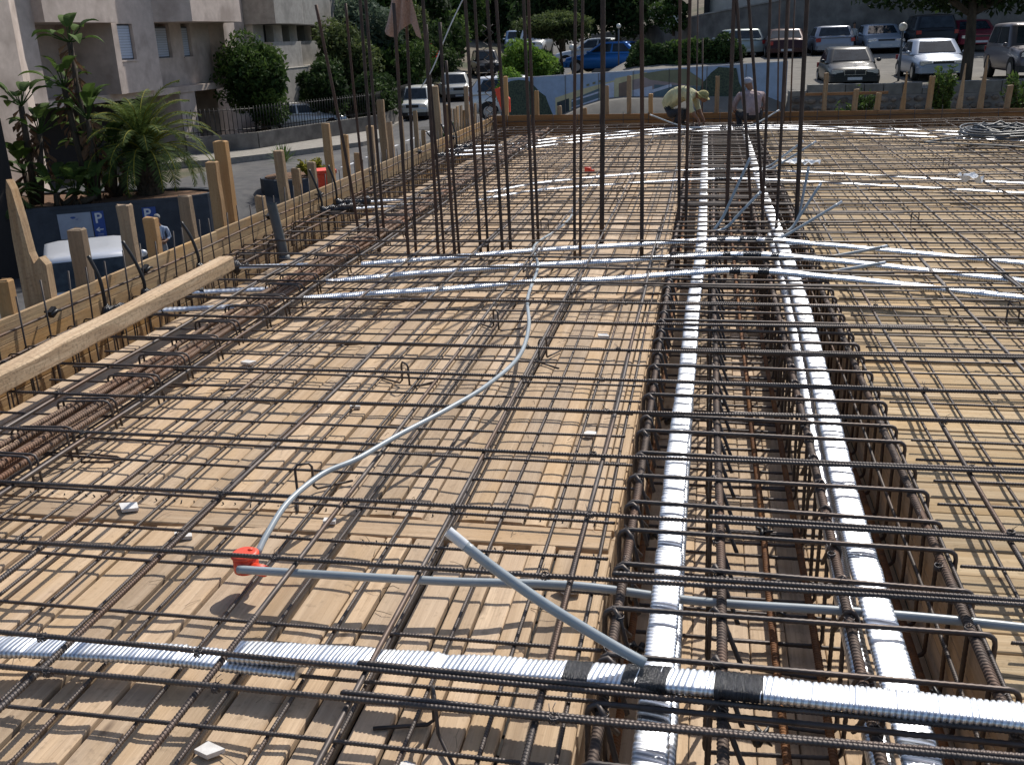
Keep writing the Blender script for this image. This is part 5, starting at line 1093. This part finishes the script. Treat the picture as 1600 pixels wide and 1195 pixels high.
tree('leafy_tree', 'sunlit bright green shrub left of the globe lamp', 'shrub', (-6.8, 38, -1.4), (-6.6, 37.6, .72), (1.25, 1.1, .95), 'bright', 5000, .085, 18, .07)
tree('leafy_tree', 'second bright shrub just left of the hoarding', 'shrub', (-5.25, 27.6, -.8), (-5.2, 27.2, .45), (.5, .5, .5), 'bright', 1800, .06, 10, .04)
tree('flat_topped_tree', 'flat-topped dark tree with thin trunks above the white globe lamp', 'tree', (-6.8, 48.5, -.6), (-6.9, 48.0, 2.15), (1.9, 1.6, .62), 'olive', 6500, .10, 20, .06)
tree('leafy_tree', 'dark shrub under the flat-topped tree', 'shrub', (-7.4, 46, -.9), (-7.3, 46, .4), (.9, .9, .7), 'mid', 2500, .09, 12, .05)
for i, (x, y) in enumerate([(-2.0, 36.3), (-.9, 36.1), (.25, 36.2)]):
    tree('hedge_bush', ['left', 'middle', 'right'][i]+' bush of the dark hedge right of the blue saloon', 'hedge', (x, y, -.2), (x, y, .85), (.85, .6, .62+.05*i), 'mid' if i == 1 else 'dark', 4500, .085, 18, .06)
tree('flowering_shrub', 'white-flowered shrub on top of the retaining wall', 'shrub', (-1.6, 47, 1.5), (-1.7, 46.7, 2.5), (1.1, .8, .8), 'mid', 3000, .09, 14, .06, flowers=('whitef', 420))
tree('tall_tree', 'dark shrubs beyond the retaining wall left of the white flowers', 'tree', (-4.5, 52, 1), (-4.4, 51.5, 3.1), (2.6, 1.8, 1.6), 'dark', 5000, .14, 18, .15)
tree('tall_tree', 'dark tree over the upper slope at top centre left', 'tree', (-9.5, 68, 0), (-9.6, 67, 4.6), (3.4, 3, 2.6), 'dark', 6000, .2, 20, .2)
tree('tall_tree', 'dark tree behind the pale building', 'tree', (-3, 62, 3), (-3, 61, 5.6), (4, 3, 3.4), 'dark', 5000, .22, 18, .2)
# big tree at right with trunk in the lot
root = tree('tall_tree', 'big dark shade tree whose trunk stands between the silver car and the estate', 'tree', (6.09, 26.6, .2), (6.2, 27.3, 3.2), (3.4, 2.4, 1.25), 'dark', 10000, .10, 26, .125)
tree('tall_tree', 'hanging dark branches over the back row at the top right', 'tree', (9.6, 41.5, 3), (8.6, 40.0, 4.2), (3.2, 1.8, 1.5), 'dark', 6500, .12, 22, .14)
def stems(name, label, base, h, n, lf, mat, spread=.25, R=None, cat='shrub'):
    R = R or random.Random(len(label)); root = empty(name, base, 0, label, cat, 'trees and shrubs around the site'); mb = MB(); t = MB()
    for k in range(n):
        a = R.uniform(0, 6.28); hh = h*R.uniform(.55, 1); d = Vector((math.cos(a)*spread, math.sin(a)*spread, 0)); P = [Vector((0, 0, 0)), d*.4+Vector((0, 0, hh*.5)), d*R.uniform(.7, 1.1)+Vector((0, 0, hh))]; t.tube(P, [.012, .008, .004], 5)
        for q in range(int(14*hh/h)+6):
            f = R.uniform(.2, 1); p = P[0].lerp(P[1], f*2) if f < .5 else P[1].lerp(P[2], f*2-1); leaves(mb, p, (.07, .07, .06), 3, lf, .45, .6, R)
    mb.build('foliage', LF[mat], root); t.build('stem', M['bark'], root)
stems('fig_bush', 'leafy green bush rising behind the far formwork wall before the silver car', (4.35, 20.6, -.2), 1.2, 34, .055, 'mid', .26)
stems('fig_bush', 'leafy green bush at the right edge behind the far formwork wall', (5.75, 20.5, -.2), 1.05, 34, .055, 'mid', .35)
stems('young_plant', 'small green plant in front of the stone wall below the dark saloon', (3.0, 20.8, -.2), .85, 12, .045, 'mid', .16)
stems('young_plant', 'low green plant left of the small plant below the dark saloon', (2.65, 20.9, -.25), .6, 10, .045, 'mid', .16)
stems('young_plant', 'bushy weed behind the left formwork wall near the far corner', (-4.9, 19.6, -.6), .85, 18, .05, 'mid', .3)
stems('young_plant', 'yellow-green shrub beside the yucca in the round planter', (-11.6, 28.3, -1.98), .5, 22, .06, 'yellow', .38)
# palm
def frond(mb, st, base, az, el, L, droop, R, leaf=.34, lw=.016, val=.5):
    d = Vector((math.cos(az), math.sin(az), 0)); P = []; n = 16; p = Vector(base); a = el
    for k in range(n+1):
        P.append(p.copy()); p = p+(d*math.cos(a)+Vector((0, 0, math.sin(a))))*(L/n); a -= droop/n*(1+k/n)
    st.tube(P, [.02*(1-.8*k/n)+.003 for k in range(n+1)], 4, .6)
    side = Vector((-d.y, d.x, 0))
    for k in range(2, n*3):
        t = k/(n*3); i = min(n-1, int(t*n)); f = t*n-i; q = P[i].lerp(P[i+1], f); tg = (P[i+1]-P[i]).normalized(); ll_ = leaf*max(.02, math.sin(PI*min(1, t*.9+.12)))**.6
        for sg in (-1, 1):
            dr = (side*sg*.8+tg*.65+Vector((0, 0, R.uniform(.05, .35)))).normalized(); e = q+dr*ll_+Vector((0, 0, -.05*R.random()-.04)); wv = tg*lw
            mb.add([q-wv, q+wv, q.lerp(e, .6)+wv, e, q.lerp(e, .6)-wv], [(0, 1, 2, 3, 4)], min(1, max(0, val+R.uniform(-.35, .35))))
pr = empty('palm_tree', (-14.95, 25.0, -2.0), 0, 'broad feather palm with thick short trunk in the dark planter', 'palm tree', 'palms and broad-leaved plants in the planter')
R = random.Random(5); fr = MB(); stx = MB()
for k in range(62):
    t = k/62; frond(fr, stx, (R.uniform(-.08, .08), R.uniform(-.08, .08), .98+.25*(1-t)), k*2.4, 1.48-1.2*t+R.uniform(-.1, .1), 2.15+R.uniform(-.25, .25), 1.0+.65*t, R, .36, .014, .35+.25*(1-t))
fr.build('fronds', LF['palm'], pr); stx.build('frond_ribs', LF['yellow'], pr)
tb = MB(); P = []; rr = []
for k in range(13): P.append((0, 0, -.05+1.1*k/12)); rr.append(.30+(.04 if k % 2 else -.02)+.03*math.sin(k))
tb.tube(P, rr, 12)
for k in range(90):
    a = k*2.4; z = .05+k/90*.95; b = Vector((math.cos(a)*.30, math.sin(a)*.30, z)); tb.tube([b, b*1.1+Vector((0, 0, .10))], [.05, .02], 5)
tb.build('trunk', M['bark'], pr)
# strelitzia / banana-like plants
def paddle(mb, st, base, az, el, L, R, w=.16):
    d = Vector((math.cos(az), math.sin(az), 0)); side = Vector((-d.y, d.x, 0)); tip = Vector(base)+(d*math.cos(el)+Vector((0, 0, math.sin(el))))*L*.5
    st.tube([base, tip], [.022, .014], 5, .5); p = tip; a = el; n = 7; prev = None; v = R.uniform(.2, .9)
    for k in range(n+1):
        ww = w*math.sin(PI*min(.97, .12+k/n*.86)); fold = .35
        cur = (p+side*ww+Vector((0, 0, ww*fold)), p.copy(), p-side*ww+Vector((0, 0, ww*fold)))
        if prev: mb.add([*prev, *cur], [(0, 1, 4, 3), (1, 2, 5, 4)], min(1, max(0, v+R.uniform(-.12, .12))))
        prev = cur; p = p+(d*math.cos(a)+Vector((0, 0, math.sin(a))))*(L*.62/n); a -= .17
def strelitzia(label, base, h, tufts, R):
    root = empty('banana_plant', base, 0, label, 'banana plant', 'palms and broad-leaved plants in the planter'); mb = MB(); st = MB(); dr = MB(); tk = MB()
    for (dx, dy, hh) in tufts:
        tk.tube([(dx*.3, dy*.3, 0), (dx*.7, dy*.7, hh*.5), (dx, dy, hh)], [.10, .09, .07], 8)
        for k in range(11): paddle(mb, st, (dx, dy, hh), R.uniform(0, 6.28), R.uniform(.2, 1.35), R.uniform(.75, 1.1), R)
        for k in range(34):
            z = hh-R.uniform(.05, 1.3); a = R.uniform(0, 6.28); q = Vector((dx+math.cos(a)*.08, dy+math.sin(a)*.08, z)); e = q+Vector((math.cos(a)*.22, math.sin(a)*.22, -.12)); dr.add([q, q+Vector((.03, .03, .05)), e+Vector((0, 0, .03)), e+Vector((.02, -.02, -.1))], [(0, 1, 2, 3)], R.random())
    mb.add(st.v, st.f, .3); mb.build('leaves', LF['mid'], root); dr.build('dead_leaves', LF['dry'], root); tk.build('trunk', M['bark'], root)
R = random.Random(8)
strelitzia('tallest banana-like plant with ragged dead leaves before the beige recess', (-16.0, 24.0, -2.0), 3.0, [(-.10, .2, 4.0), (-.35, 0, 2.9), (.25, -.1, 2.1), (0, .3, 1.2)], R)
strelitzia('shorter banana-like plant at the far left of the planter', (-17.4, 23.4, -2.0), 2.0, [(.15, 0, 2.5), (.45, .1, 1.8), (-.2, .1, .8)], R)
strelitzia('low banana-like plant spreading over the planter edge', (-16.5, 23.1, -2.0), .6, [(0, 0, .35), (.45, .15, .25), (.9, .35, .2)], R)
strelitzia('small banana-like clump between tall plant and palm', (-15.9, 24.6, -2.0), 1.2, [(.25, 0, 1.2), (.5, .2, .8)], R)
root = empty('fan_palm', (-17.6, 22.4, -2.0), 0, 'dark low feather palm at the left picture edge', 'palm tree', 'palms and broad-leaved plants in the planter'); a_, b_ = MB(), MB()
for k in range(26): frond(a_, b_, (0, 0, .2), k*2.4, 1.2-1.1*k/26, 1.1, 1.2, R, .25, .012, .35)
a_.build('fronds', LF['palm'], root); b_.build('frond_ribs', LF['olive'], root)
root = empty('yucca', (-12.4, 28.2, -1.96), 0, 'spiky yucca in the small round planter', 'yucca'); a_ = MB()
for k in range(70):
    az = k*2.4; el = 1.4-1.5*k/70; d = Vector((math.cos(az)*math.cos(el), math.sin(az)*math.cos(el), math.sin(el))); s_ = Vector((-math.sin(az), math.cos(az), 0))*.022; b0 = Vector((0, 0, .38)); a_.add([b0-s_, b0+s_, b0+d*.38+s_, b0+d*.62, b0+d*.38-s_], [(0, 1, 2, 3, 4)], R.random())
a_.build('foliage', LF['mid'], root); a_ = MB(); a_.tube([(0, 0, 0), (0, 0, .42)], .06, 8); a_.build('trunk', M['bark'], root)
# red things
mb = MB(); mb.loft([[Vector((-.2, -.2, 0)), Vector((.2, -.2, 0)), Vector((.2, .2, 0)), Vector((-.2, .2, 0))], [Vector((-.26, -.26, .62)), Vector((.26, -.26, .62)), Vector((.26, .26, .62)), Vector((-.26, .26, .62))]], .5, 0, True, False); mb.box(-.28, .28, -.28, .28, .63, .70)
o = mb.build('litter_bin', M['red']); o.location = (-8.3, 20.9, -1.55); o.rotation_euler.z = .5; tag(o, 'small red litter bin seen between the left posts', 'bin')
mb = MB(); mb.tube([(0, 0, -1.9), (0, 0, 0)], .05, 8); o = mb.build('bin_post', M['frame']); o.location = (-8.3, 20.9, -1.56); tag(o, 'thin dark post carrying the red bin', 'post')
root = empty('warning_cone', (-4.72, 23.4, .1), 0, 'bright red plastic road barrier behind the far left corner', 'barrier')
mb = MB(); mb.loft([[Vector((x, yy, z)) for x, z in ((-.16, .52), (-.03, .56), (.2, .3), (.2, .0), (.02, -.02))] for yy in (-.05, .05)], .5, 0, True, False); mb.build('barrier_panel', M['red'], root)
mb = MB(); mb.tube([(0, 0, 0), (0, 0, -.5)], .03, 6); mb.build('stand', M['frame'], root)
# ------------------------------------------------------------------ people
def person(label, loc, rz, V, E, mats, scale=1.):
    """V: list of (x,y,z,r,region); E: edges. one continuous skinned body"""
    me = bpy.data.meshes.new('person'); me.from_pydata([v[:3] for v in V], E, []); ob = bpy.data.objects.new('person_tmp', me); COL.objects.link(ob)
    ob.modifiers.new('s', 'SKIN'); ob.modifiers['s'].use_smooth_shade = True; ob.modifiers['s'].branch_smoothing = .6
    sv = me.skin_vertices[0].data
    for i, v in enumerate(V): r_ = v[3]; sv[i].radius = r_ if isinstance(r_, tuple) else (r_, r_); sv[i].use_root = (i == 0)
    ss = ob.modifiers.new('b', 'SUBSURF'); ss.levels = 2; ss.render_levels = 2
    dg = bpy.context.evaluated_depsgraph_get(); m2 = bpy.data.meshes.new_from_object(ob.evaluated_get(dg)); bpy.data.objects.remove(ob)
    m2.name = 'body'; m2.materials.clear()
    for m in mats: m2.materials.append(m)
    segs = [(Vector(V[a][:3]), Vector(V[b][:3]), V[a][4], V[b][4]) for a, b in E]
    for p in m2.polygons:
        c = p.center; best = (9e9, 0)
        for a, b, ra, rb in segs:
            d = b-a; t = max(0, min(1, (c-a).dot(d)/max(1e-9, d.length_squared))); dd = (c-(a+d*t)).length
            if dd < best[0]: best = (dd, ra if t < .5 else rb)
        p.material_index = best[1]; p.use_smooth = True
    root = empty('person', loc, rz, label, 'person'); root.scale = (scale,)*3
    link('body', m2, root); return root
def fingers(V, E, wrist, pv, d, up, s=1., reg=0):
    """adds palm + five fingers at vertex index wrist; d forward, up = palm normal"""
    d = Vector(d).normalized(); up = Vector(up).normalized(); sd_ = d.cross(up); w0 = Vector(pv)
    palm = w0+d*.075*s; V.append((*palm, (.036*s, .016*s), reg)); pi_ = len(V)-1; E.append((wrist, pi_))
    for k, (off, ln) in enumerate(((-.027, .062), (-.009, .075), (.009, .07), (.027, .055))):
        b0 = palm+d*.02*s+sd_*off*s; b1 = b0+(d*.8-up*.35).normalized()*ln*.55*s; b2 = b1+(d*.3-up*.9).normalized()*ln*.5*s; j = len(V)
        V += [(*b0, .009*s, reg), (*b1, .0085*s, reg), (*b2, .007*s, reg)]; E += [(pi_, j), (j, j+1), (j+1, j+2)]
    b0 = palm-d*.03*s-sd_*.035*s; b1 = b0-sd_*.03*s+d*.03*s; j = len(V); V += [(*b0, .011*s, reg), (*b1, .009*s, reg)]; E += [(pi_, j), (j, j+1)]
def shirt(n, c): return noise_mat(n, tuple(x*.62 for x in c), c, scale=7, rough=.95, bump=1., bdist=.06, stretch=(1, 1, .6), detail=3)
trou = shirt('trousers_dark', (.035, .035, .04)); shoes = plain('shoe_leather', (.03, .025, .02), .7); grass = shirt('trousers_light', (.30, .31, .33))
# worker 1: bent over double to the right (+x), yellow shirt. local: faces +x
V = [(-.30, .02, .20, (.17, .15), 1), (-.26, 0, .36, (.19, .17), 2), (-.12, 0, .52, (.20, .18), 2), (.06, 0, .58, (.20, .18), 2), (.20, 0, .55, (.15, .16), 2), (.29, 0, .52, .06, 0), (.34, 0, .50, .06, 0), (.38, 0, .50, (.085, .08), 0), (.42, 0, .45, (.085, .075), 0), (.44, 0, .40, .05, 0)]
E = [(0, 1), (1, 2), (2, 3), (3, 4), (4, 5), (5, 6), (6, 7), (7, 8), (8, 9)]
for s_ in (-1, 1):
    j = len(V); V += [(.18, s_*.20, .50, .075, 2), (.22, s_*.25, .32, .055, 2), (.30, s_*.20, .18, .038, 0), (.34, s_*.17, .13, .027, 0)]; E += [(4, j), (j, j+1), (j+1, j+2), (j+2, j+3)]
    fingers(V, E, len(V)-1, (.34, s_*.17, .13), (.5, 0, -1), (1, 0, .3), 1)
    j = len(V); V += [(-.18, s_*.14, .20, .10, 1), (.06, s_*.18, .24, .08, 1), (-.06, s_*.18, .05, .055, 1), (-.06, s_*.18, .02, .045, 3), (.06, s_*.18, .0, .04, 3)]; E += [(0, j), (j, j+1), (j+1, j+2), (j+2, j+3), (j+3, j+4)]
w1 = person('worker in a pale yellow shirt bent double at the far formwork wall', (-.46, 18.5, .17), -.25, V, E, [M['skin'], trou, shirt('shirt_yellow', (.62, .58, .34)), shoes], .98)
hat_ = MB(); hat_.ball((.39, 0, .525), .105, 14, sc=(1, .95, .8)); hat_.tube([(.39, 0, .505), (.395, 0, .513)], [.14, .135], 16); hat_.build('sun_hat', shirt('hat_straw', (.42, .38, .16)), w1)
# worker 2: crouched with back to the viewer (faces +y), pink grey shirt, cap
V = [(0, 0, .22, (.20, .17), 1), (0, .03, .36, (.22, .17), 2), (0, .08, .52, (.23, .17), 2), (0, .14, .65, (.21, .14), 2), (0, .22, .75, .06, 0), (-.02, .24, .79, .06, 0), (-.04, .27, .84, (.075, .085), 0), (-.045, .29, .88, (.07, .08), 0)]
E = [(0, 1), (1, 2), (2, 3), (3, 4), (4, 5), (5, 6), (6, 7)]
for s_ in (-1, 1):
    j = len(V); V += [(s_*.21, .18, .66, .07, 2), (s_*.30, .22, .46, .052, 2), (s_*.24, .38, .33, .038, 0), (s_*.22, .42, .30, .027, 0)]; E += [(3, j), (j, j+1), (j+1, j+2), (j+2, j+3)]
    fingers(V, E, len(V)-1, (s_*.22, .42, .30), (-.1*s_, 1, -.4), (0, .3, 1), 1)
    j = len(V); V += [(s_*.13, .04, .26, .10, 1), (s_*.20, .34, .36, .075, 1), (s_*.18, .16, .06, .05, 1), (s_*.18, .14, .02, .045, 3), (s_*.19, .26, .0, .04, 3)]; E += [(0, j), (j, j+1), (j+1, j+2), (j+2, j+3), (j+3, j+4)]
w2 = person('worker in a faded pink shirt and grey cap crouching with his back to the viewer', (.76, 18.35, .05), .15, V, E, [M['skin'], trou, shirt('shirt_pink', (.40, .30, .30)), shoes], .94)
cap = MB(); cap.ball((-.045, .285, .89), .098, 14, sc=(.95, 1.05, .75)); cap.loft([[Vector((-.045+.08*math.cos(a), .29+.17*math.sin(a), .875+dz)) for a in (.3, .8, 1.3, 1.8, 2.3, 2.85)] for dz in (0, .012)], .5, 0, True, False); cap.build('cap', shirt('cap_grey', (.33, .35, .42)), w2)
# standing man by the planter, facing the camera (-y), hands together in front
V = [(0, 0, .95, (.15, .11), 1), (0, -.01, 1.08, (.16, .12), 2), (0, -.01, 1.24, (.165, .115), 2), (0, 0, 1.38, (.17, .10), 2), (0, 0, 1.46, .055, 0), (0, -.015, 1.52, .055, 0), (0, -.02, 1.60, (.072, .085), 0), (0, -.02, 1.66, (.07, .085), 0), (0, -.01, 1.71, (.045, .05), 0), (0, -.105, 1.585, .012, 0)]
E = [(0, 1), (1, 2), (2, 3), (3, 4), (4, 5), (5, 6), (6, 7), (7, 8), (6, 9)]
for s_ in (-1, 1):
    j = len(V); V += [(s_*.19, 0, 1.37, .06, 2), (s_*.25, .02, 1.13, .045, 2), (s_*.12, -.17, 1.04, .034, 0), (s_*.07, -.20, 1.05, .026, 0)]; E += [(3, j), (j, j+1), (j+1, j+2), (j+2, j+3)]
    fingers(V, E, len(V)-1, (s_*.07, -.20, 1.05), (-s_*1, -.3, .1), (0, -.3, 1), 1)
    j = len(V); V += [(s_*.09, 0, .86, .095, 1), (s_*.10, -.01, .50, .065, 1), (s_*.10, .01, .12, .05, 1), (s_*.10, .0, .05, .045, 3), (s_*.12, -.14, .03, .04, 3)]; E += [(0, j), (j, j+1), (j+1, j+2), (j+2, j+3), (j+3, j+4)]
mn = person('grey-haired man in a blue and white striped shirt standing before the planter wall', (-13.55, 22.75, -3.85), .45, V, E, [M['skin'], grass, noise_mat('shirt_striped', (.12, .18, .32), (.55, .6, .68), scale=2, stretch=(30, 1, 1), rough=.9, bump=.1, lo=.45, hi=.55), shoes], .98)
h_ = MB(); h_.ball((0, .012, 1.665), .088, 12, sc=(.93, 1.02, .9)); h_.build('hair', shirt('grey_hair', (.35, .34, .33)), mn)
f_ = MB()
for s_ in (-1, 1): f_.ball((s_*.030, -.098, 1.615), .010, 6); f_.ball((s_*.079, -.015, 1.60), .018, 6, sc=(.4, .8, 1.2))
f_.ball((0, -.097, 1.545), .02, 6, sc=(1.2, .4, .3)); f_.build('face_features', shoes, mn)
# person between cars
V = [(0, 0, .9, (.14, .11), 1), (0, 0, 1.1, (.15, .11), 2), (0, 0, 1.35, (.16, .10), 2), (0, 0, 1.46, .05, 0), (0, 0, 1.6, (.075, .09), 0), (0, 0, 1.68, (.07, .08), 0)]
E = [(0, 1), (1, 2), (2, 3), (3, 4), (4, 5)]
for s_ in (-1, 1):
    j = len(V); V += [(s_*.18, 0, 1.34, .055, 2), (s_*.22, .0, 1.08, .042, 2), (s_*.22, -.06, .84, .03, 0)]; E += [(2, j), (j, j+1), (j+1, j+2)]; fingers(V, E, len(V)-1, (s_*.22, -.06, .84), (0, -.2, -1), (0, 1, 0), 1)
    j = len(V); V += [(s_*.09, 0, .8, .09, 1), (s_*.1, 0, .45, .06, 1), (s_*.1, 0, .06, .045, 1), (s_*.1, -.12, .03, .04, 3)]; E += [(0, j), (j, j+1), (j+1, j+2), (j+2, j+3)]
pn = person('distant person in a light shirt standing between the silver hatchback and silver-blue saloon', (4.98, 38.6, .72), .3, V, E, [M['skin'], trou, shirt('shirt_white', (.5, .5, .48)), shoes], .62)
h_ = MB(); h_.ball((0, .02, 1.67), .095, 10); h_.build('hair', shoes, pn)
